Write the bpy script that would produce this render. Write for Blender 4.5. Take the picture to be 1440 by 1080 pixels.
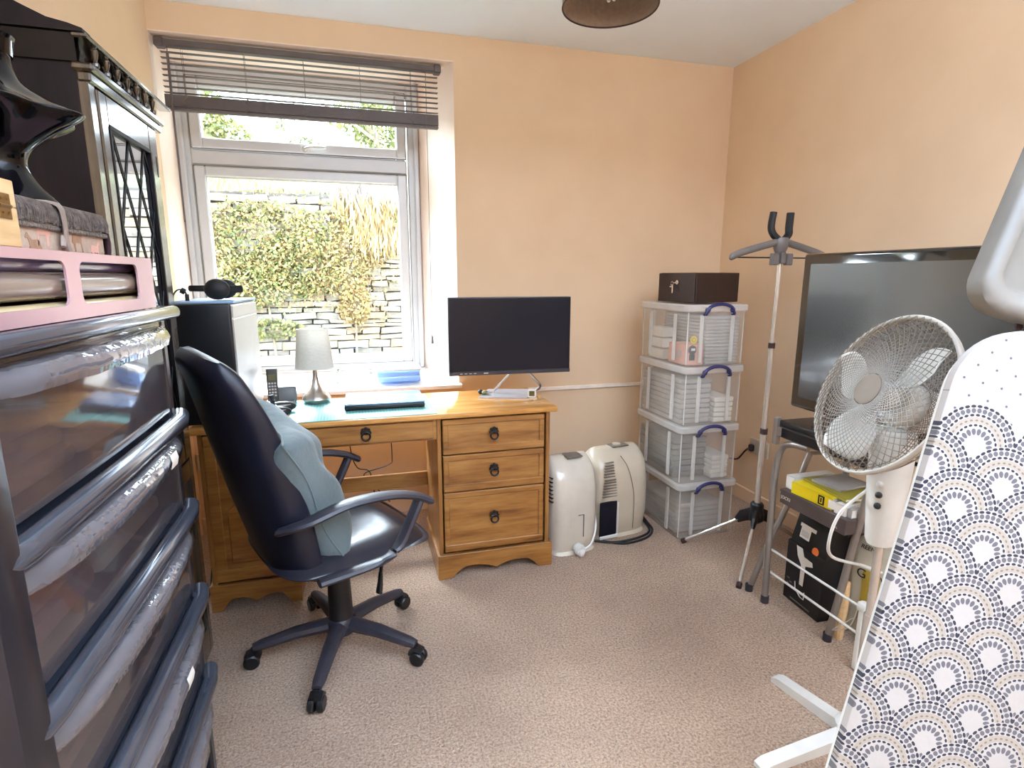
import bpy, bmesh, math, random
from mathutils import Vector, Matrix
import numpy as np

PI = math.pi
rnd = random.Random(7)
scene = bpy.context.scene
COL = scene.collection
for o in list(bpy.data.objects):
    bpy.data.objects.remove(o)

# ------------------------------------------------------------------ camera
F_PX, PITCH, ROLL, YAW = 778.9, math.radians(10.976), math.radians(0.053), math.radians(15.691)
cf = Vector((math.sin(YAW)*math.cos(PITCH), math.cos(YAW)*math.cos(PITCH), -math.sin(PITCH)))
cr = Vector((math.cos(YAW), -math.sin(YAW), 0))
cu = cr.cross(cf)
cr, cu = cr*math.cos(ROLL)+cu*math.sin(ROLL), -cr*math.sin(ROLL)+cu*math.cos(ROLL)
cam_d = bpy.data.cameras.new('camera')
cam = bpy.data.objects.new('camera', cam_d)
COL.objects.link(cam)
cam.matrix_world = Matrix((
    (cr.x, cu.x, -cf.x, 0.0), (cr.y, cu.y, -cf.y, 0.0), (cr.z, cu.z, -cf.z, 1.324), (0, 0, 0, 1)))
cam_d.sensor_fit = 'HORIZONTAL'
cam_d.sensor_width = 36.0
cam_d.lens = F_PX/1440*36.0
cam_d.clip_start = 0.02
scene.camera = cam

# ------------------------------------------------------------------ world, lights, exposure
world = bpy.data.worlds.new('overcast_sky')
scene.world = world
world.use_nodes = True
wn = world.node_tree.nodes
wn['Background'].inputs['Color'].default_value = (0.84, 0.96, 1.08, 1)
wn['Background'].inputs['Strength'].default_value = 8.5

def area(name, loc, rot, sx, sy, power, color=(1, 1, 1), portal=False):
    d = bpy.data.lights.new(name, 'AREA')
    d.shape = 'RECTANGLE'; d.size = sx; d.size_y = sy
    d.energy = power; d.color = color
    o = bpy.data.objects.new(name, d)
    COL.objects.link(o)
    o.location = loc; o.rotation_euler = rot
    if portal:
        d.cycles.is_portal = True
    return o
area('window_portal', (-0.22, 3.60, 1.57), (-PI/2, 0, 0), 1.3, 1.7, 1, portal=True)
area('added_rear_fill', (0.69, -0.9, 2.05), (PI, 0, 0), 2.5, 2.8, 212, (0.81, 1.0, 1.28))  # added fill, out of view, bounced off the ceiling to brighten the room
sun_d = bpy.data.lights.new('sun', 'SUN')
sun_d.energy = 50.0; sun_d.angle = math.radians(60); sun_d.color = (0.88, 1.0, 1.15)
sun = bpy.data.objects.new('sun', sun_d); COL.objects.link(sun)
sun.rotation_euler = (math.radians(-52), 0, math.radians(36))   # hazy sun over the garden bank, in through the window

vs = scene.view_settings
vs.view_transform = 'Standard'; vs.look = 'None'; vs.gamma = 1.0; vs.use_curve_mapping = False
vs.exposure = 0.24
scene.cycles.use_denoising = True
scene.cycles.max_bounces = 10
scene.cycles.diffuse_bounces = 6
scene.cycles.glossy_bounces = 4
scene.cycles.transmission_bounces = 8
scene.cycles.transparent_max_bounces = 24
scene.cycles.caustics_reflective = False
scene.cycles.caustics_refractive = False
scene.cycles.sample_clamp_indirect = 6.0

# ------------------------------------------------------------------ materials
def lin(c):
    if isinstance(c, (int, float)): c = (c, c, c)
    return tuple((((v/255.)/12.92) if v/255. <= 0.04045 else ((v/255.+0.055)/1.055)**2.4) for v in c[:3])+(1.0,)

class NX:
    """tiny wrapper so shader maths reads like maths"""
    def __init__(s, nt, sock): s.nt = nt; s.s = sock
    def _m(s, op, *o):
        n = s.nt.nodes.new('ShaderNodeMath'); n.operation = op
        for i, x in enumerate((s,)+o):
            if isinstance(x, NX): s.nt.links.new(x.s, n.inputs[i])
            else: n.inputs[i].default_value = float(x)
        return NX(s.nt, n.outputs[0])
    def __add__(s, o): return s._m('ADD', o)
    def __sub__(s, o): return s._m('SUBTRACT', o)
    def __mul__(s, o): return s._m('MULTIPLY', o)
    def __truediv__(s, o): return s._m('DIVIDE', o)
    def lt(s, o): return s._m('LESS_THAN', o)
    def gt(s, o): return s._m('GREATER_THAN', o)
    def floor(s): return s._m('FLOOR')
    def round(s): return s._m('ROUND')
    def abs(s): return s._m('ABSOLUTE')
    def sqrt(s): return s._m('SQRT')
    def cos(s): return s._m('COSINE')
    def atan2(s, o): return s._m('ARCTAN2', o)
    def fmod2(s): return s - (s*0.5).floor()*2.0

def mix(nt, fac, a, b):
    n = nt.nodes.new('ShaderNodeMix'); n.data_type = 'RGBA'
    if isinstance(fac, NX): nt.links.new(fac.s, n.inputs[0])
    elif hasattr(fac, 'is_output'): nt.links.new(fac, n.inputs[0])
    else: n.inputs[0].default_value = fac
    for i, x in ((6, a), (7, b)):
        if hasattr(x, 'is_output'): nt.links.new(x, n.inputs[i])
        else: n.inputs[i].default_value = x
    return n.outputs[2]

MATS = {}
def newmat(name):
    m = bpy.data.materials.new(name); m.use_nodes = True
    nt = m.node_tree
    MATS[name] = m
    return m, nt, nt.nodes['Principled BSDF']

def coords(nt, stretch=(1, 1, 1)):
    tc = nt.nodes.new('ShaderNodeTexCoord')
    mp = nt.nodes.new('ShaderNodeMapping')
    mp.inputs['Scale'].default_value = stretch
    nt.links.new(tc.outputs['Object'], mp.inputs['Vector'])
    return mp.outputs['Vector']

def noise(nt, vec, scale, detail=3, rough=0.55):
    n = nt.nodes.new('ShaderNodeTexNoise')
    n.inputs['Scale'].default_value = scale
    n.inputs['Detail'].default_value = detail
    n.inputs['Roughness'].default_value = rough
    nt.links.new(vec, n.inputs['Vector'])
    return n.outputs['Fac']

def ramp(nt, fac, stops):
    r = nt.nodes.new('ShaderNodeValToRGB')
    while len(r.color_ramp.elements) < len(stops): r.color_ramp.elements.new(0.5)
    for e, (p, c) in zip(r.color_ramp.elements, stops):
        e.position = p; e.color = c
    nt.links.new(fac, r.inputs['Fac'])
    return r.outputs['Color']

def bumpto(nt, b, h, strength, dist=0.01):
    bp = nt.nodes.new('ShaderNodeBump')
    bp.inputs['Strength'].default_value = strength
    bp.inputs['Distance'].default_value = dist
    nt.links.new(h, bp.inputs['Height'])
    nt.links.new(bp.outputs['Normal'], b.inputs['Normal'])

def pm(name, c1, c2=None, scale=12, rough=0.5, metal=0.0, bump=0.0, bscale=None, bdist=0.004,
       stretch=(1, 1, 1), coat=0.0, spec=0.5, sheen=0.0):
    m, nt, b = newmat(name)
    v = coords(nt, stretch)
    if c2 is None: c2 = tuple(max(0, x*0.93) for x in c1)
    f = noise(nt, v, scale)
    c = ramp(nt, f, [(0.33, lin(c2)), (0.67, lin(c1))])
    nt.links.new(c, b.inputs['Base Color'])
    b.inputs['Roughness'].default_value = rough
    b.inputs['Metallic'].default_value = metal
    b.inputs['Specular IOR Level'].default_value = spec
    b.inputs['Coat Weight'].default_value = coat
    if coat: b.inputs['Coat Roughness'].default_value = 0.08
    if sheen: b.inputs['Sheen Weight'].default_value = sheen
    if bump:
        bumpto(nt, b, noise(nt, v, bscale or scale*4, 4), bump, bdist)
    return m

def wood(name, dark, mid, light, axis='x', rough=0.35, coat=0.3, knots=True):
    m, nt, b = newmat(name)
    st = {'x': (1.0, 9, 9), 'z': (9, 9, 1.0), 'y': (9, 1.0, 9)}[axis]
    v = coords(nt, st)
    f1 = noise(nt, v, 2.2, 4, 0.6); f2 = noise(nt, v, 14, 2, 0.5)
    c = ramp(nt, f1, [(0.30, lin(dark)), (0.48, lin(mid)), (0.68, lin(light))])
    c2 = ramp(nt, f2, [(0.3, (0.80, 0.76, 0.70, 1)), (0.65, (1, 1, 1, 1))])
    mm = nt.nodes.new('ShaderNodeMix'); mm.data_type = 'RGBA'; mm.blend_type = 'MULTIPLY'
    mm.inputs[0].default_value = 0.8
    nt.links.new(c, mm.inputs[6]); nt.links.new(c2, mm.inputs[7])
    out = mm.outputs[2]
    if knots:
        kv = coords(nt, {'x': (1, 2.2, 2.2), 'z': (2.2, 2.2, 1), 'y': (2.2, 1, 2.2)}[axis])
        vo = nt.nodes.new('ShaderNodeTexVoronoi'); vo.inputs['Scale'].default_value = 3.1
        nt.links.new(kv, vo.inputs['Vector'])
        k = ramp(nt, vo.outputs['Distance'], [(0.035, (1, 1, 1, 1)), (0.085, (0, 0, 0, 1))])
        out = mix(nt, k, out, lin(tuple(x*0.62 for x in dark)))
    nt.links.new(out, b.inputs['Base Color'])
    b.inputs['Roughness'].default_value = rough
    b.inputs['Coat Weight'].default_value = coat
    b.inputs['Coat Roughness'].default_value = 0.12
    bumpto(nt, b, f2, 0.12, 0.002)
    return m

def clear(name, tint, gloss_rough=0.03, body=None, body_amt=0.0, refl=1.0, bump=0.0, bscale=30):
    """see-through plastic or glass: transparent + fresnel gloss (+ some milky body)"""
    m, nt, b = newmat(name)
    nt.nodes.remove(b)
    out = [n for n in nt.nodes if n.type == 'OUTPUT_MATERIAL'][0]
    tr = nt.nodes.new('ShaderNodeBsdfTransparent'); tr.inputs['Color'].default_value = tint
    gl = nt.nodes.new('ShaderNodeBsdfGlossy'); gl.inputs['Roughness'].default_value = gloss_rough
    fr = nt.nodes.new('ShaderNodeFresnel'); ge = nt.nodes.new('ShaderNodeNewGeometry')
    nt.links.new((NX(nt, ge.outputs['Backfacing'])*(1/1.5-1.5)+1.5).s, fr.inputs['IOR'])
    cur = tr.outputs[0]
    nrm = None
    if bump:
        v = coords(nt); bp = nt.nodes.new('ShaderNodeBump')
        bp.inputs['Strength'].default_value = bump; bp.inputs['Distance'].default_value = 0.006
        nt.links.new(noise(nt, v, bscale, 2), bp.inputs['Height'])
        nrm = bp.outputs['Normal']
        nt.links.new(nrm, gl.inputs['Normal']); nt.links.new(nrm, fr.inputs['Normal'])
    if body_amt:
        di = nt.nodes.new('ShaderNodeBsdfDiffuse')
        v = coords(nt)
        c = ramp(nt, noise(nt, v, 7, 3), [(0.35, tuple(x*0.88 for x in body[:3])+(1,)), (0.65, body)])
        nt.links.new(c, di.inputs['Color'])
        tl = nt.nodes.new('ShaderNodeBsdfTranslucent'); nt.links.new(c, tl.inputs['Color'])
        a = nt.nodes.new('ShaderNodeMixShader'); a.inputs[0].default_value = 0.45
        nt.links.new(di.outputs[0], a.inputs[1]); nt.links.new(tl.outputs[0], a.inputs[2])
        mx = nt.nodes.new('ShaderNodeMixShader'); mx.inputs[0].default_value = body_amt
        nt.links.new(cur, mx.inputs[1]); nt.links.new(a.outputs[0], mx.inputs[2]); cur = mx.outputs[0]
    ff = NX(nt, fr.outputs[0])*refl
    mx = nt.nodes.new('ShaderNodeMixShader')
    nt.links.new(ff.s, mx.inputs[0]); nt.links.new(cur, mx.inputs[1]); nt.links.new(gl.outputs[0], mx.inputs[2])
    nt.links.new(mx.outputs[0], out.inputs['Surface'])
    return m

M_wall = pm('peach_wall_paint', (227, 197, 162), (222, 191, 156), 3, 0.85, bump=0.10, bscale=26, bdist=0.004)
M_reveal = pm('cream_reveal_paint', (240, 220, 204), (234, 212, 194), 4, 0.8, bump=0.25, bscale=9, bdist=0.01)
M_ceil = pm('white_ceiling_paint', (238, 245, 251), (234, 241, 247), 2, 0.9, bump=0.05, bscale=20)
def carpet():
    m, nt, b = newmat('beige_carpet')
    v = coords(nt)
    f = noise(nt, v, 130, 3, 0.75); g = noise(nt, v, 2.2, 3); h = noise(nt, v, 60, 2)
    c = ramp(nt, f, [(0.30, lin((152, 118, 94))), (0.5, lin((220, 186, 158))), (0.70, lin((250, 228, 204)))])
    c2 = ramp(nt, g, [(0.3, lin((214, 206, 200))), (0.7, lin((255, 252, 246)))])
    mm = nt.nodes.new('ShaderNodeMix'); mm.data_type = 'RGBA'; mm.blend_type = 'MULTIPLY'; mm.inputs[0].default_value = 0.8
    nt.links.new(c, mm.inputs[6]); nt.links.new(c2, mm.inputs[7])
    nt.links.new(mm.outputs[2], b.inputs['Base Color'])
    b.inputs['Roughness'].default_value = 0.95; b.inputs['Specular IOR Level'].default_value = 0.1
    b.inputs['Sheen Weight'].default_value = 0.2
    s = NX(nt, f) + NX(nt, h)*0.7
    bumpto(nt, b, s.s, 1.0, 0.02)
    return m
M_carpet = carpet()
M_upvc = pm('white_upvc', (204, 204, 204), (198, 198, 198), 5, 0.3, coat=0.2)
M_gasket = pm('grey_gasket', (120, 118, 112), rough=0.6)
M_sill = pm('white_gloss_sill', (246, 242, 236), (240, 236, 230), 4, 0.25, coat=0.3)
M_glass = clear('window_glass', (0.97, 0.985, 0.98, 1), 0.0)
M_pine = wood('honey_pine', (112, 68, 28), (152, 102, 48), (176, 127, 67), 'x')
M_pinev = wood('honey_pine_upright', (112, 68, 28), (150, 100, 48), (174, 126, 67), 'z', knots=False)
M_pinetop = wood('varnished_pine_top', (176, 118, 56), (204, 144, 74), (222, 166, 96), 'x', rough=0.16, coat=0.6)
M_iron = pm('black_iron', (36, 30, 28), rough=0.45, metal=0.4)
M_oak = wood('dark_stained_oak', (14, 8, 9), (20, 12, 13), (30, 18, 18), 'z', rough=0.5, coat=0.0, knots=False)
M_oak.node_tree.nodes['Principled BSDF'].inputs['Specular IOR Level'].default_value = 0.2
M_oakdoor = wood('polished_dark_oak', (40, 31, 23), (60, 48, 35), (80, 66, 48), 'z', rough=0.2, coat=1.0, knots=False)
M_oakdoor.node_tree.nodes['Principled BSDF'].inputs['Coat IOR'].default_value = 1.5
M_lead = pm('lead_came', (46, 46, 48), rough=0.5, metal=0.6)
M_brass = pm('worn_brass', (150, 120, 70), rough=0.35, metal=1.0)
M_cabglass = clear('cabinet_glass', (0.30, 0.30, 0.28, 1), 0.01, refl=4.5)
M_smoke = clear('smoked_plastic', lin((186, 180, 184)), 0.06, body=lin((150, 140, 146)), body_amt=0.36, refl=1.5, bump=0.12, bscale=9)
M_lip = clear('clear_wrinkled_plastic', lin((205, 205, 212)), 0.05, body=lin((200, 198, 206)), body_amt=0.34, refl=2.0, bump=0.5, bscale=22)
M_rail = pm('blue_grey_gloss_plastic', (98, 104, 118), (84, 90, 104), 8, 0.18, metal=0.6, coat=0.6)
M_frame = pm('dark_grey_plastic', (36, 34, 40), (28, 26, 32), 6, 0.3, coat=0.2)
M_blackp = pm('black_plastic', (20, 20, 23), (15, 15, 18), 14, 0.38)
M_blackm = pm('matt_black', (20, 19, 21), (15, 14, 16), 14, 0.6)
M_navy = pm('black_leather', (22, 24, 40), (15, 16, 29), 9, 0.42, bump=0.12, bscale=60)
M_seat = pm('black_leather_seat', (44, 42, 50), (34, 32, 40), 6, 0.3, bump=0.25, bscale=8, bdist=0.012)
M_greyplas = pm('grey_nylon', (52, 50, 58), (44, 42, 50), 20, 0.4, bump=0.1, bscale=90)
M_cush = pm('blue_grey_cotton', (104, 117, 119), (88, 101, 103), 5, 0.85, bump=0.5, bscale=10, bdist=0.02, sheen=0.2)
M_metal = pm('brushed_nickel', (192, 188, 182), (176, 172, 166), 30, 0.28, metal=1.0)
M_chrome = pm('chrome', (215, 215, 215), (205, 205, 205), 10, 0.08, metal=1.0)
M_tube = pm('grey_painted_tube', (150, 142, 136), (136, 128, 122), 10, 0.3, metal=0.5)
M_alu = pm('silver_pole', (214, 206, 198), (200, 192, 184), 10, 0.25, metal=0.7)
M_shade = pm('pale_grey_linen_shade', (214, 208, 196), (204, 198, 186), 60, 0.9, bump=0.1, bscale=200)
M_shade = None
def shade_mat():
    m, nt, b = newmat('pale_linen_shade'); out = [n for n in nt.nodes if n.type == 'OUTPUT_MATERIAL'][0]
    c = ramp(nt, noise(nt, coords(nt, (1, 1, 6)), 60), [(0.3, lin((222, 218, 208))), (0.7, lin((236, 232, 224)))])
    nt.links.new(c, b.inputs['Base Color']); b.inputs['Roughness'].default_value = 0.9
    t = nt.nodes.new('ShaderNodeBsdfTranslucent'); nt.links.new(c, t.inputs['Color'])
    x = nt.nodes.new('ShaderNodeMixShader'); x.inputs[0].default_value = 0.4
    nt.links.new(b.outputs[0], x.inputs[1]); nt.links.new(t.outputs[0], x.inputs[2]); nt.links.new(x.outputs[0], out.inputs['Surface'])
    return m
M_shade = shade_mat()
M_white = pm('white_plastic', (224, 222, 216), (208, 206, 200), 8, 0.35, coat=0.15)
M_ivory = pm('ivory_plastic', (198, 184, 162), (184, 171, 150), 6, 0.32, coat=0.2)
M_offwh = pm('off_white_gloss', (208, 198, 182), (193, 184, 169), 6, 0.14, coat=0.5)
M_beige = pm('beige_grey_plastic', (124, 119, 111), (115, 110, 103), 10, 0.5)
M_screen = pm('dark_glossy_screen', (9, 13, 30), (8, 10, 22), 3, 0.3, spec=0.35)
M_tvscreen = pm('grey_tv_panel', (50, 50, 48), (46, 46, 44), 3, 0.24, coat=0.5, spec=1.0)
M_tvbez = pm('piano_black', (22, 20, 20), (16, 15, 15), 4, 0.05, coat=1.0)
M_laptop = pm('sky_reflection_lid', (150, 172, 208), (140, 162, 198), 4, 0.22, metal=0.45, coat=0.3)  # black laptop lid: the sky's pale blue reflection is put into its colour
M_blue = pm('navy_blue_plastic', (34, 34, 92), (26, 26, 78), 10, 0.35)
M_ltblue = clear('pale_blue_plastic', lin((190, 210, 240)), 0.15, body=lin((180, 208, 246)), body_amt=0.7, refl=0.8)
M_tub = clear('frosted_clear_plastic', lin((244, 242, 238)), 0.22, body=lin((254, 253, 251)), body_amt=0.23, refl=0.8)
M_tublid = clear('frosted_lid_plastic', lin((244, 242, 238)), 0.25, body=lin((252, 250, 246)), body_amt=0.66, refl=0.7)
M_glassorn = clear('ornament_glass', lin((200, 214, 208)), 0.02, refl=1.6)
M_safe = pm('dark_brown_steel', (48, 28, 24), (38, 21, 18), 40, 0.42, bump=0.15, bscale=140)
M_paper = pm('white_paper', (236, 232, 224), (224, 220, 212), 6, 0.8)
M_greypaper = pm('grey_paper', (196, 192, 188), (170, 166, 162), 7, 0.8)
M_pinkpap = pm('pink_print', (226, 176, 156), (212, 160, 142), 9, 0.8)
M_yellow = pm('yellow_cover', (238, 214, 30), (228, 198, 20), 6, 0.4)
M_olive = pm('olive_cover', (176, 166, 60), (150, 140, 60), 6, 0.5)
M_darkbox = pm('dark_grey_card', (84, 72, 70), (74, 62, 60), 9, 0.5)
M_card = pm('brown_card', (176, 132, 96), (160, 118, 84), 9, 0.85)
M_orange = pm('orange_sticker', (240, 120, 50), rough=0.5)
M_cream = pm('cream_print_bag', (214, 206, 186), (196, 186, 160), 6, 0.7)
M_mustard = pm('mustard_print', (190, 165, 60), (170, 140, 50), 6, 0.7)
M_pink = pm('rose_foil_card', (212, 176, 182), (200, 160, 168), 5, 0.28, metal=0.45, coat=0.4)
M_roll = pm('brown_vinyl_roll', (140, 122, 108), (128, 110, 98), 6, 0.25, coat=0.5)
M_rollp = pm('purple_vinyl_roll', (120, 108, 150), (110, 98, 140), 6, 0.18, coat=0.6)
M_rollc = pm('cream_vinyl_roll', (206, 186, 140), (196, 176, 130), 6, 0.3, coat=0.3)
M_plywood = wood('pale_plywood', (206, 166, 116), (220, 184, 134), (230, 196, 150), 'y', rough=0.5, coat=0.1, knots=False)
M_vase = pm('black_gloss_glaze', (7, 7, 12), (5, 5, 9), 4, 0.08, coat=0.0, spec=0.35)
M_fringe = pm('brown_grey_fringe', (120, 106, 96), (82, 70, 64), 70, 0.95, bump=0.9, bscale=120, bdist=0.01)
M_braid = pm('dark_braid', (150, 138, 124), (70, 62, 58), 260, 0.9, bump=0.5, bscale=200)
M_strap = pm('grey_brown_leather', (150, 132, 120), (128, 112, 102), 14, 0.5)
M_tassel = pm('dark_red_tassel', (66, 34, 40), (48, 26, 32), 60, 0.9)
M_tan = pm('tan_weave', (176, 142, 112), (160, 124, 96), 60, 0.9)
M_wovn = pm('beige_tapestry', (200, 180, 158), (188, 166, 146), 140, 0.9, bump=0.3, bscale=300)
M_stone = [pm('pale_limestone', (168, 163, 156), (134, 130, 124), 7, 0.9, bump=0.6, bscale=20, bdist=0.02),
           pm('grey_limestone', (150, 146, 141), (120, 116, 111), 7, 0.9, bump=0.6, bscale=20, bdist=0.02),
           pm('warm_limestone', (172, 158, 140), (138, 126, 110), 7, 0.9, bump=0.6, bscale=20, bdist=0.02)]
M_mortar = pm('dark_wall_core', (100, 96, 90), (72, 68, 64), 9, 0.95)
M_earth = pm('garden_soil_grass', (104, 106, 58), (80, 78, 44), 5, 0.95)
M_leafy = pm('yellow_green_leaf', (186, 180, 118), (140, 134, 84), 3, 0.7)
M_leaft = pm('ochre_leaf', (190, 166, 124), (146, 120, 84), 3, 0.7)
M_leafg = pm('mid_green_leaf', (140, 150, 100), (100, 112, 70), 3, 0.7)
M_straw = pm('dry_straw_grass', (210, 192, 150), (172, 152, 112), 3, 0.8)
M_bark = pm('pale_bark', (176, 164, 146), (130, 118, 100), 9, 0.9)
M_blind = pm('grey_brown_blind', (100, 90, 88), (90, 80, 78), 8, 0.45)
M_cord = pm('grey_cord', (120, 114, 110), rough=0.8)
M_pend = pm('taupe_fabric_shade', (150, 126, 106), (138, 114, 94), 60, 0.9)
M_trimdark = pm('dark_trim', (50, 26, 24), rough=0.6)
M_lampwh = pm('white_glass_tube', (245, 245, 240), rough=0.3)
M_mesh = pm('beige_wire', (112, 98, 84), (104, 91, 78), 20, 0.4)
M_fancase = pm('cream_wire_ring', (196, 188, 176), (182, 174, 163), 10, 0.35)
M_lightblue = pm('pale_blue_card', (158, 192, 224), (150, 182, 214), 5, 0.4)
M_pcside = pm('satin_grey_steel', (214, 212, 212), (206, 204, 204), 5, 0.3, metal=0.5)
M_panel = pm('warm_grey_panel', (112, 104, 96), (100, 92, 84), 8, 0.4)
M_lcd = pm('olive_lcd', (96, 88, 40), (84, 76, 34), 6, 0.3)
M_fold = [pm('folded_cloth_tan', (156, 130, 108), (122, 98, 80), 9, 0.9), pm('folded_cloth_grey', (112, 108, 112), (84, 80, 86), 9, 0.9),
          pm('folded_cloth_rose', (164, 112, 112), (136, 90, 92), 9, 0.9), pm('folded_cloth_cream', (196, 182, 160), (170, 154, 132), 9, 0.9)]

def mat_cutting():
    m, nt, b = newmat('teal_cutting_mat')
    tc = nt.nodes.new('ShaderNodeTexCoord'); sp = nt.nodes.new('ShaderNodeSeparateXYZ')
    nt.links.new(tc.outputs['Object'], sp.inputs[0])
    x = NX(nt, sp.outputs[0]); y = NX(nt, sp.outputs[1])
    def ln(a): 
        t = a/0.0125
        return (t - t.round()).abs().lt(0.09)
    g = ln(x)._m('MAXIMUM', ln(y))
    inside = x.abs().lt(0.285)*y.abs().lt(0.195)
    c = mix(nt, g*inside*0.55, lin((96, 170, 164)), lin((206, 232, 228)))
    nt.links.new(c, b.inputs['Base Color'])
    b.inputs['Roughness'].default_value = 0.35
    return m
M_mat = mat_cutting()

def mat_cover():
    m, nt, b = newmat('scallop_print_cotton')
    tc = nt.nodes.new('ShaderNodeTexCoord'); sp = nt.nodes.new('ShaderNodeSeparateXYZ')
    nt.links.new(tc.outputs['Object'], sp.inputs[0])
    u = NX(nt, sp.outputs[0]); v = NX(nt, sp.outputs[1])
    W, H, R, KMAX = 0.127, 0.054, 0.0690, 20.0
    cream, dark, grey, tan = lin((163, 155, 148)), lin((34, 33, 46)), lin((88, 84, 88)), lin((152, 140, 126))
    kk = (v/H).floor()
    def cand(off):
        k = kk + off
        o = k.fmod2()*(W*0.5)
        t = (u-o)/W
        du = (t - t.round())*W
        dv = v - k*H
        d = (du*du+dv*dv).sqrt()/R
        ok = d.lt(1.0)*k.lt(KMAX+0.5)
        dt = (du*du*1.6+(dv-R*0.12)*(dv-R*0.12)).sqrt()/R
        return d, du.atan2(dv), ok, dt
    cs = [cand(-1), cand(0), cand(1)]
    def pick(i):
        a, bb, c = cs[0], cs[1], cs[2]
        ok0, ok1 = a[2], bb[2]
        r = c[i] + (bb[i]-c[i])*ok1
        return r + (a[i]-r)*ok0
    d = pick(0); ang = pick(1)
    anyok = cs[0][2]._m('MAXIMUM', cs[1][2])._m('MAXIMUM', cs[2][2])
    def dots(r0, hr, n, wf):
        t = ang*(n/(2*PI)); fr = (t - t.round())*(2*PI*r0/n)
        x = (d-r0)/hr; y = fr/(PI*r0/n*wf)
        return (x*x+y*y).lt(1.0)
    col = mix(nt, (d-0.620).abs().lt(0.075), cream, tan)
    col = mix(nt, dots(0.950, 0.034, 40, 0.80), col, dark)
    col = mix(nt, dots(0.845, 0.058, 40, 0.82), col, grey)
    col = mix(nt, dots(0.740, 0.030, 34, 0.74), col, dark)
    col = mix(nt, dots(0.615, 0.022, 30, 0.55), col, lin((112, 100, 90)))
    col = mix(nt, dots(0.500, 0.028, 26, 0.72), col, dark)
    col = mix(nt, dots(0.345, 0.078, 18, 0.80), col, grey)
    # plain end panel with fine dots
    row = (v/0.026).floor()
    a = (u + row.fmod2()*0.016)/0.032
    du = (a - a.round())*0.032
    dv = v - (row+0.5)*0.026
    dot = (du*du+dv*dv).sqrt().lt(0.0021)
    plain = mix(nt, dot, cream, lin((84, 82, 88)))
    out = mix(nt, anyok, plain, col)
    nt.links.new(out, b.inputs['Base Color'])
    b.inputs['Roughness'].default_value = 0.9
    b.inputs['Sheen Weight'].default_value = 0.15
    v2 = coords(nt)
    bumpto(nt, b, noise(nt, v2, 24, 3), 0.22, 0.01)
    return m
M_cover = mat_cover()

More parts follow.
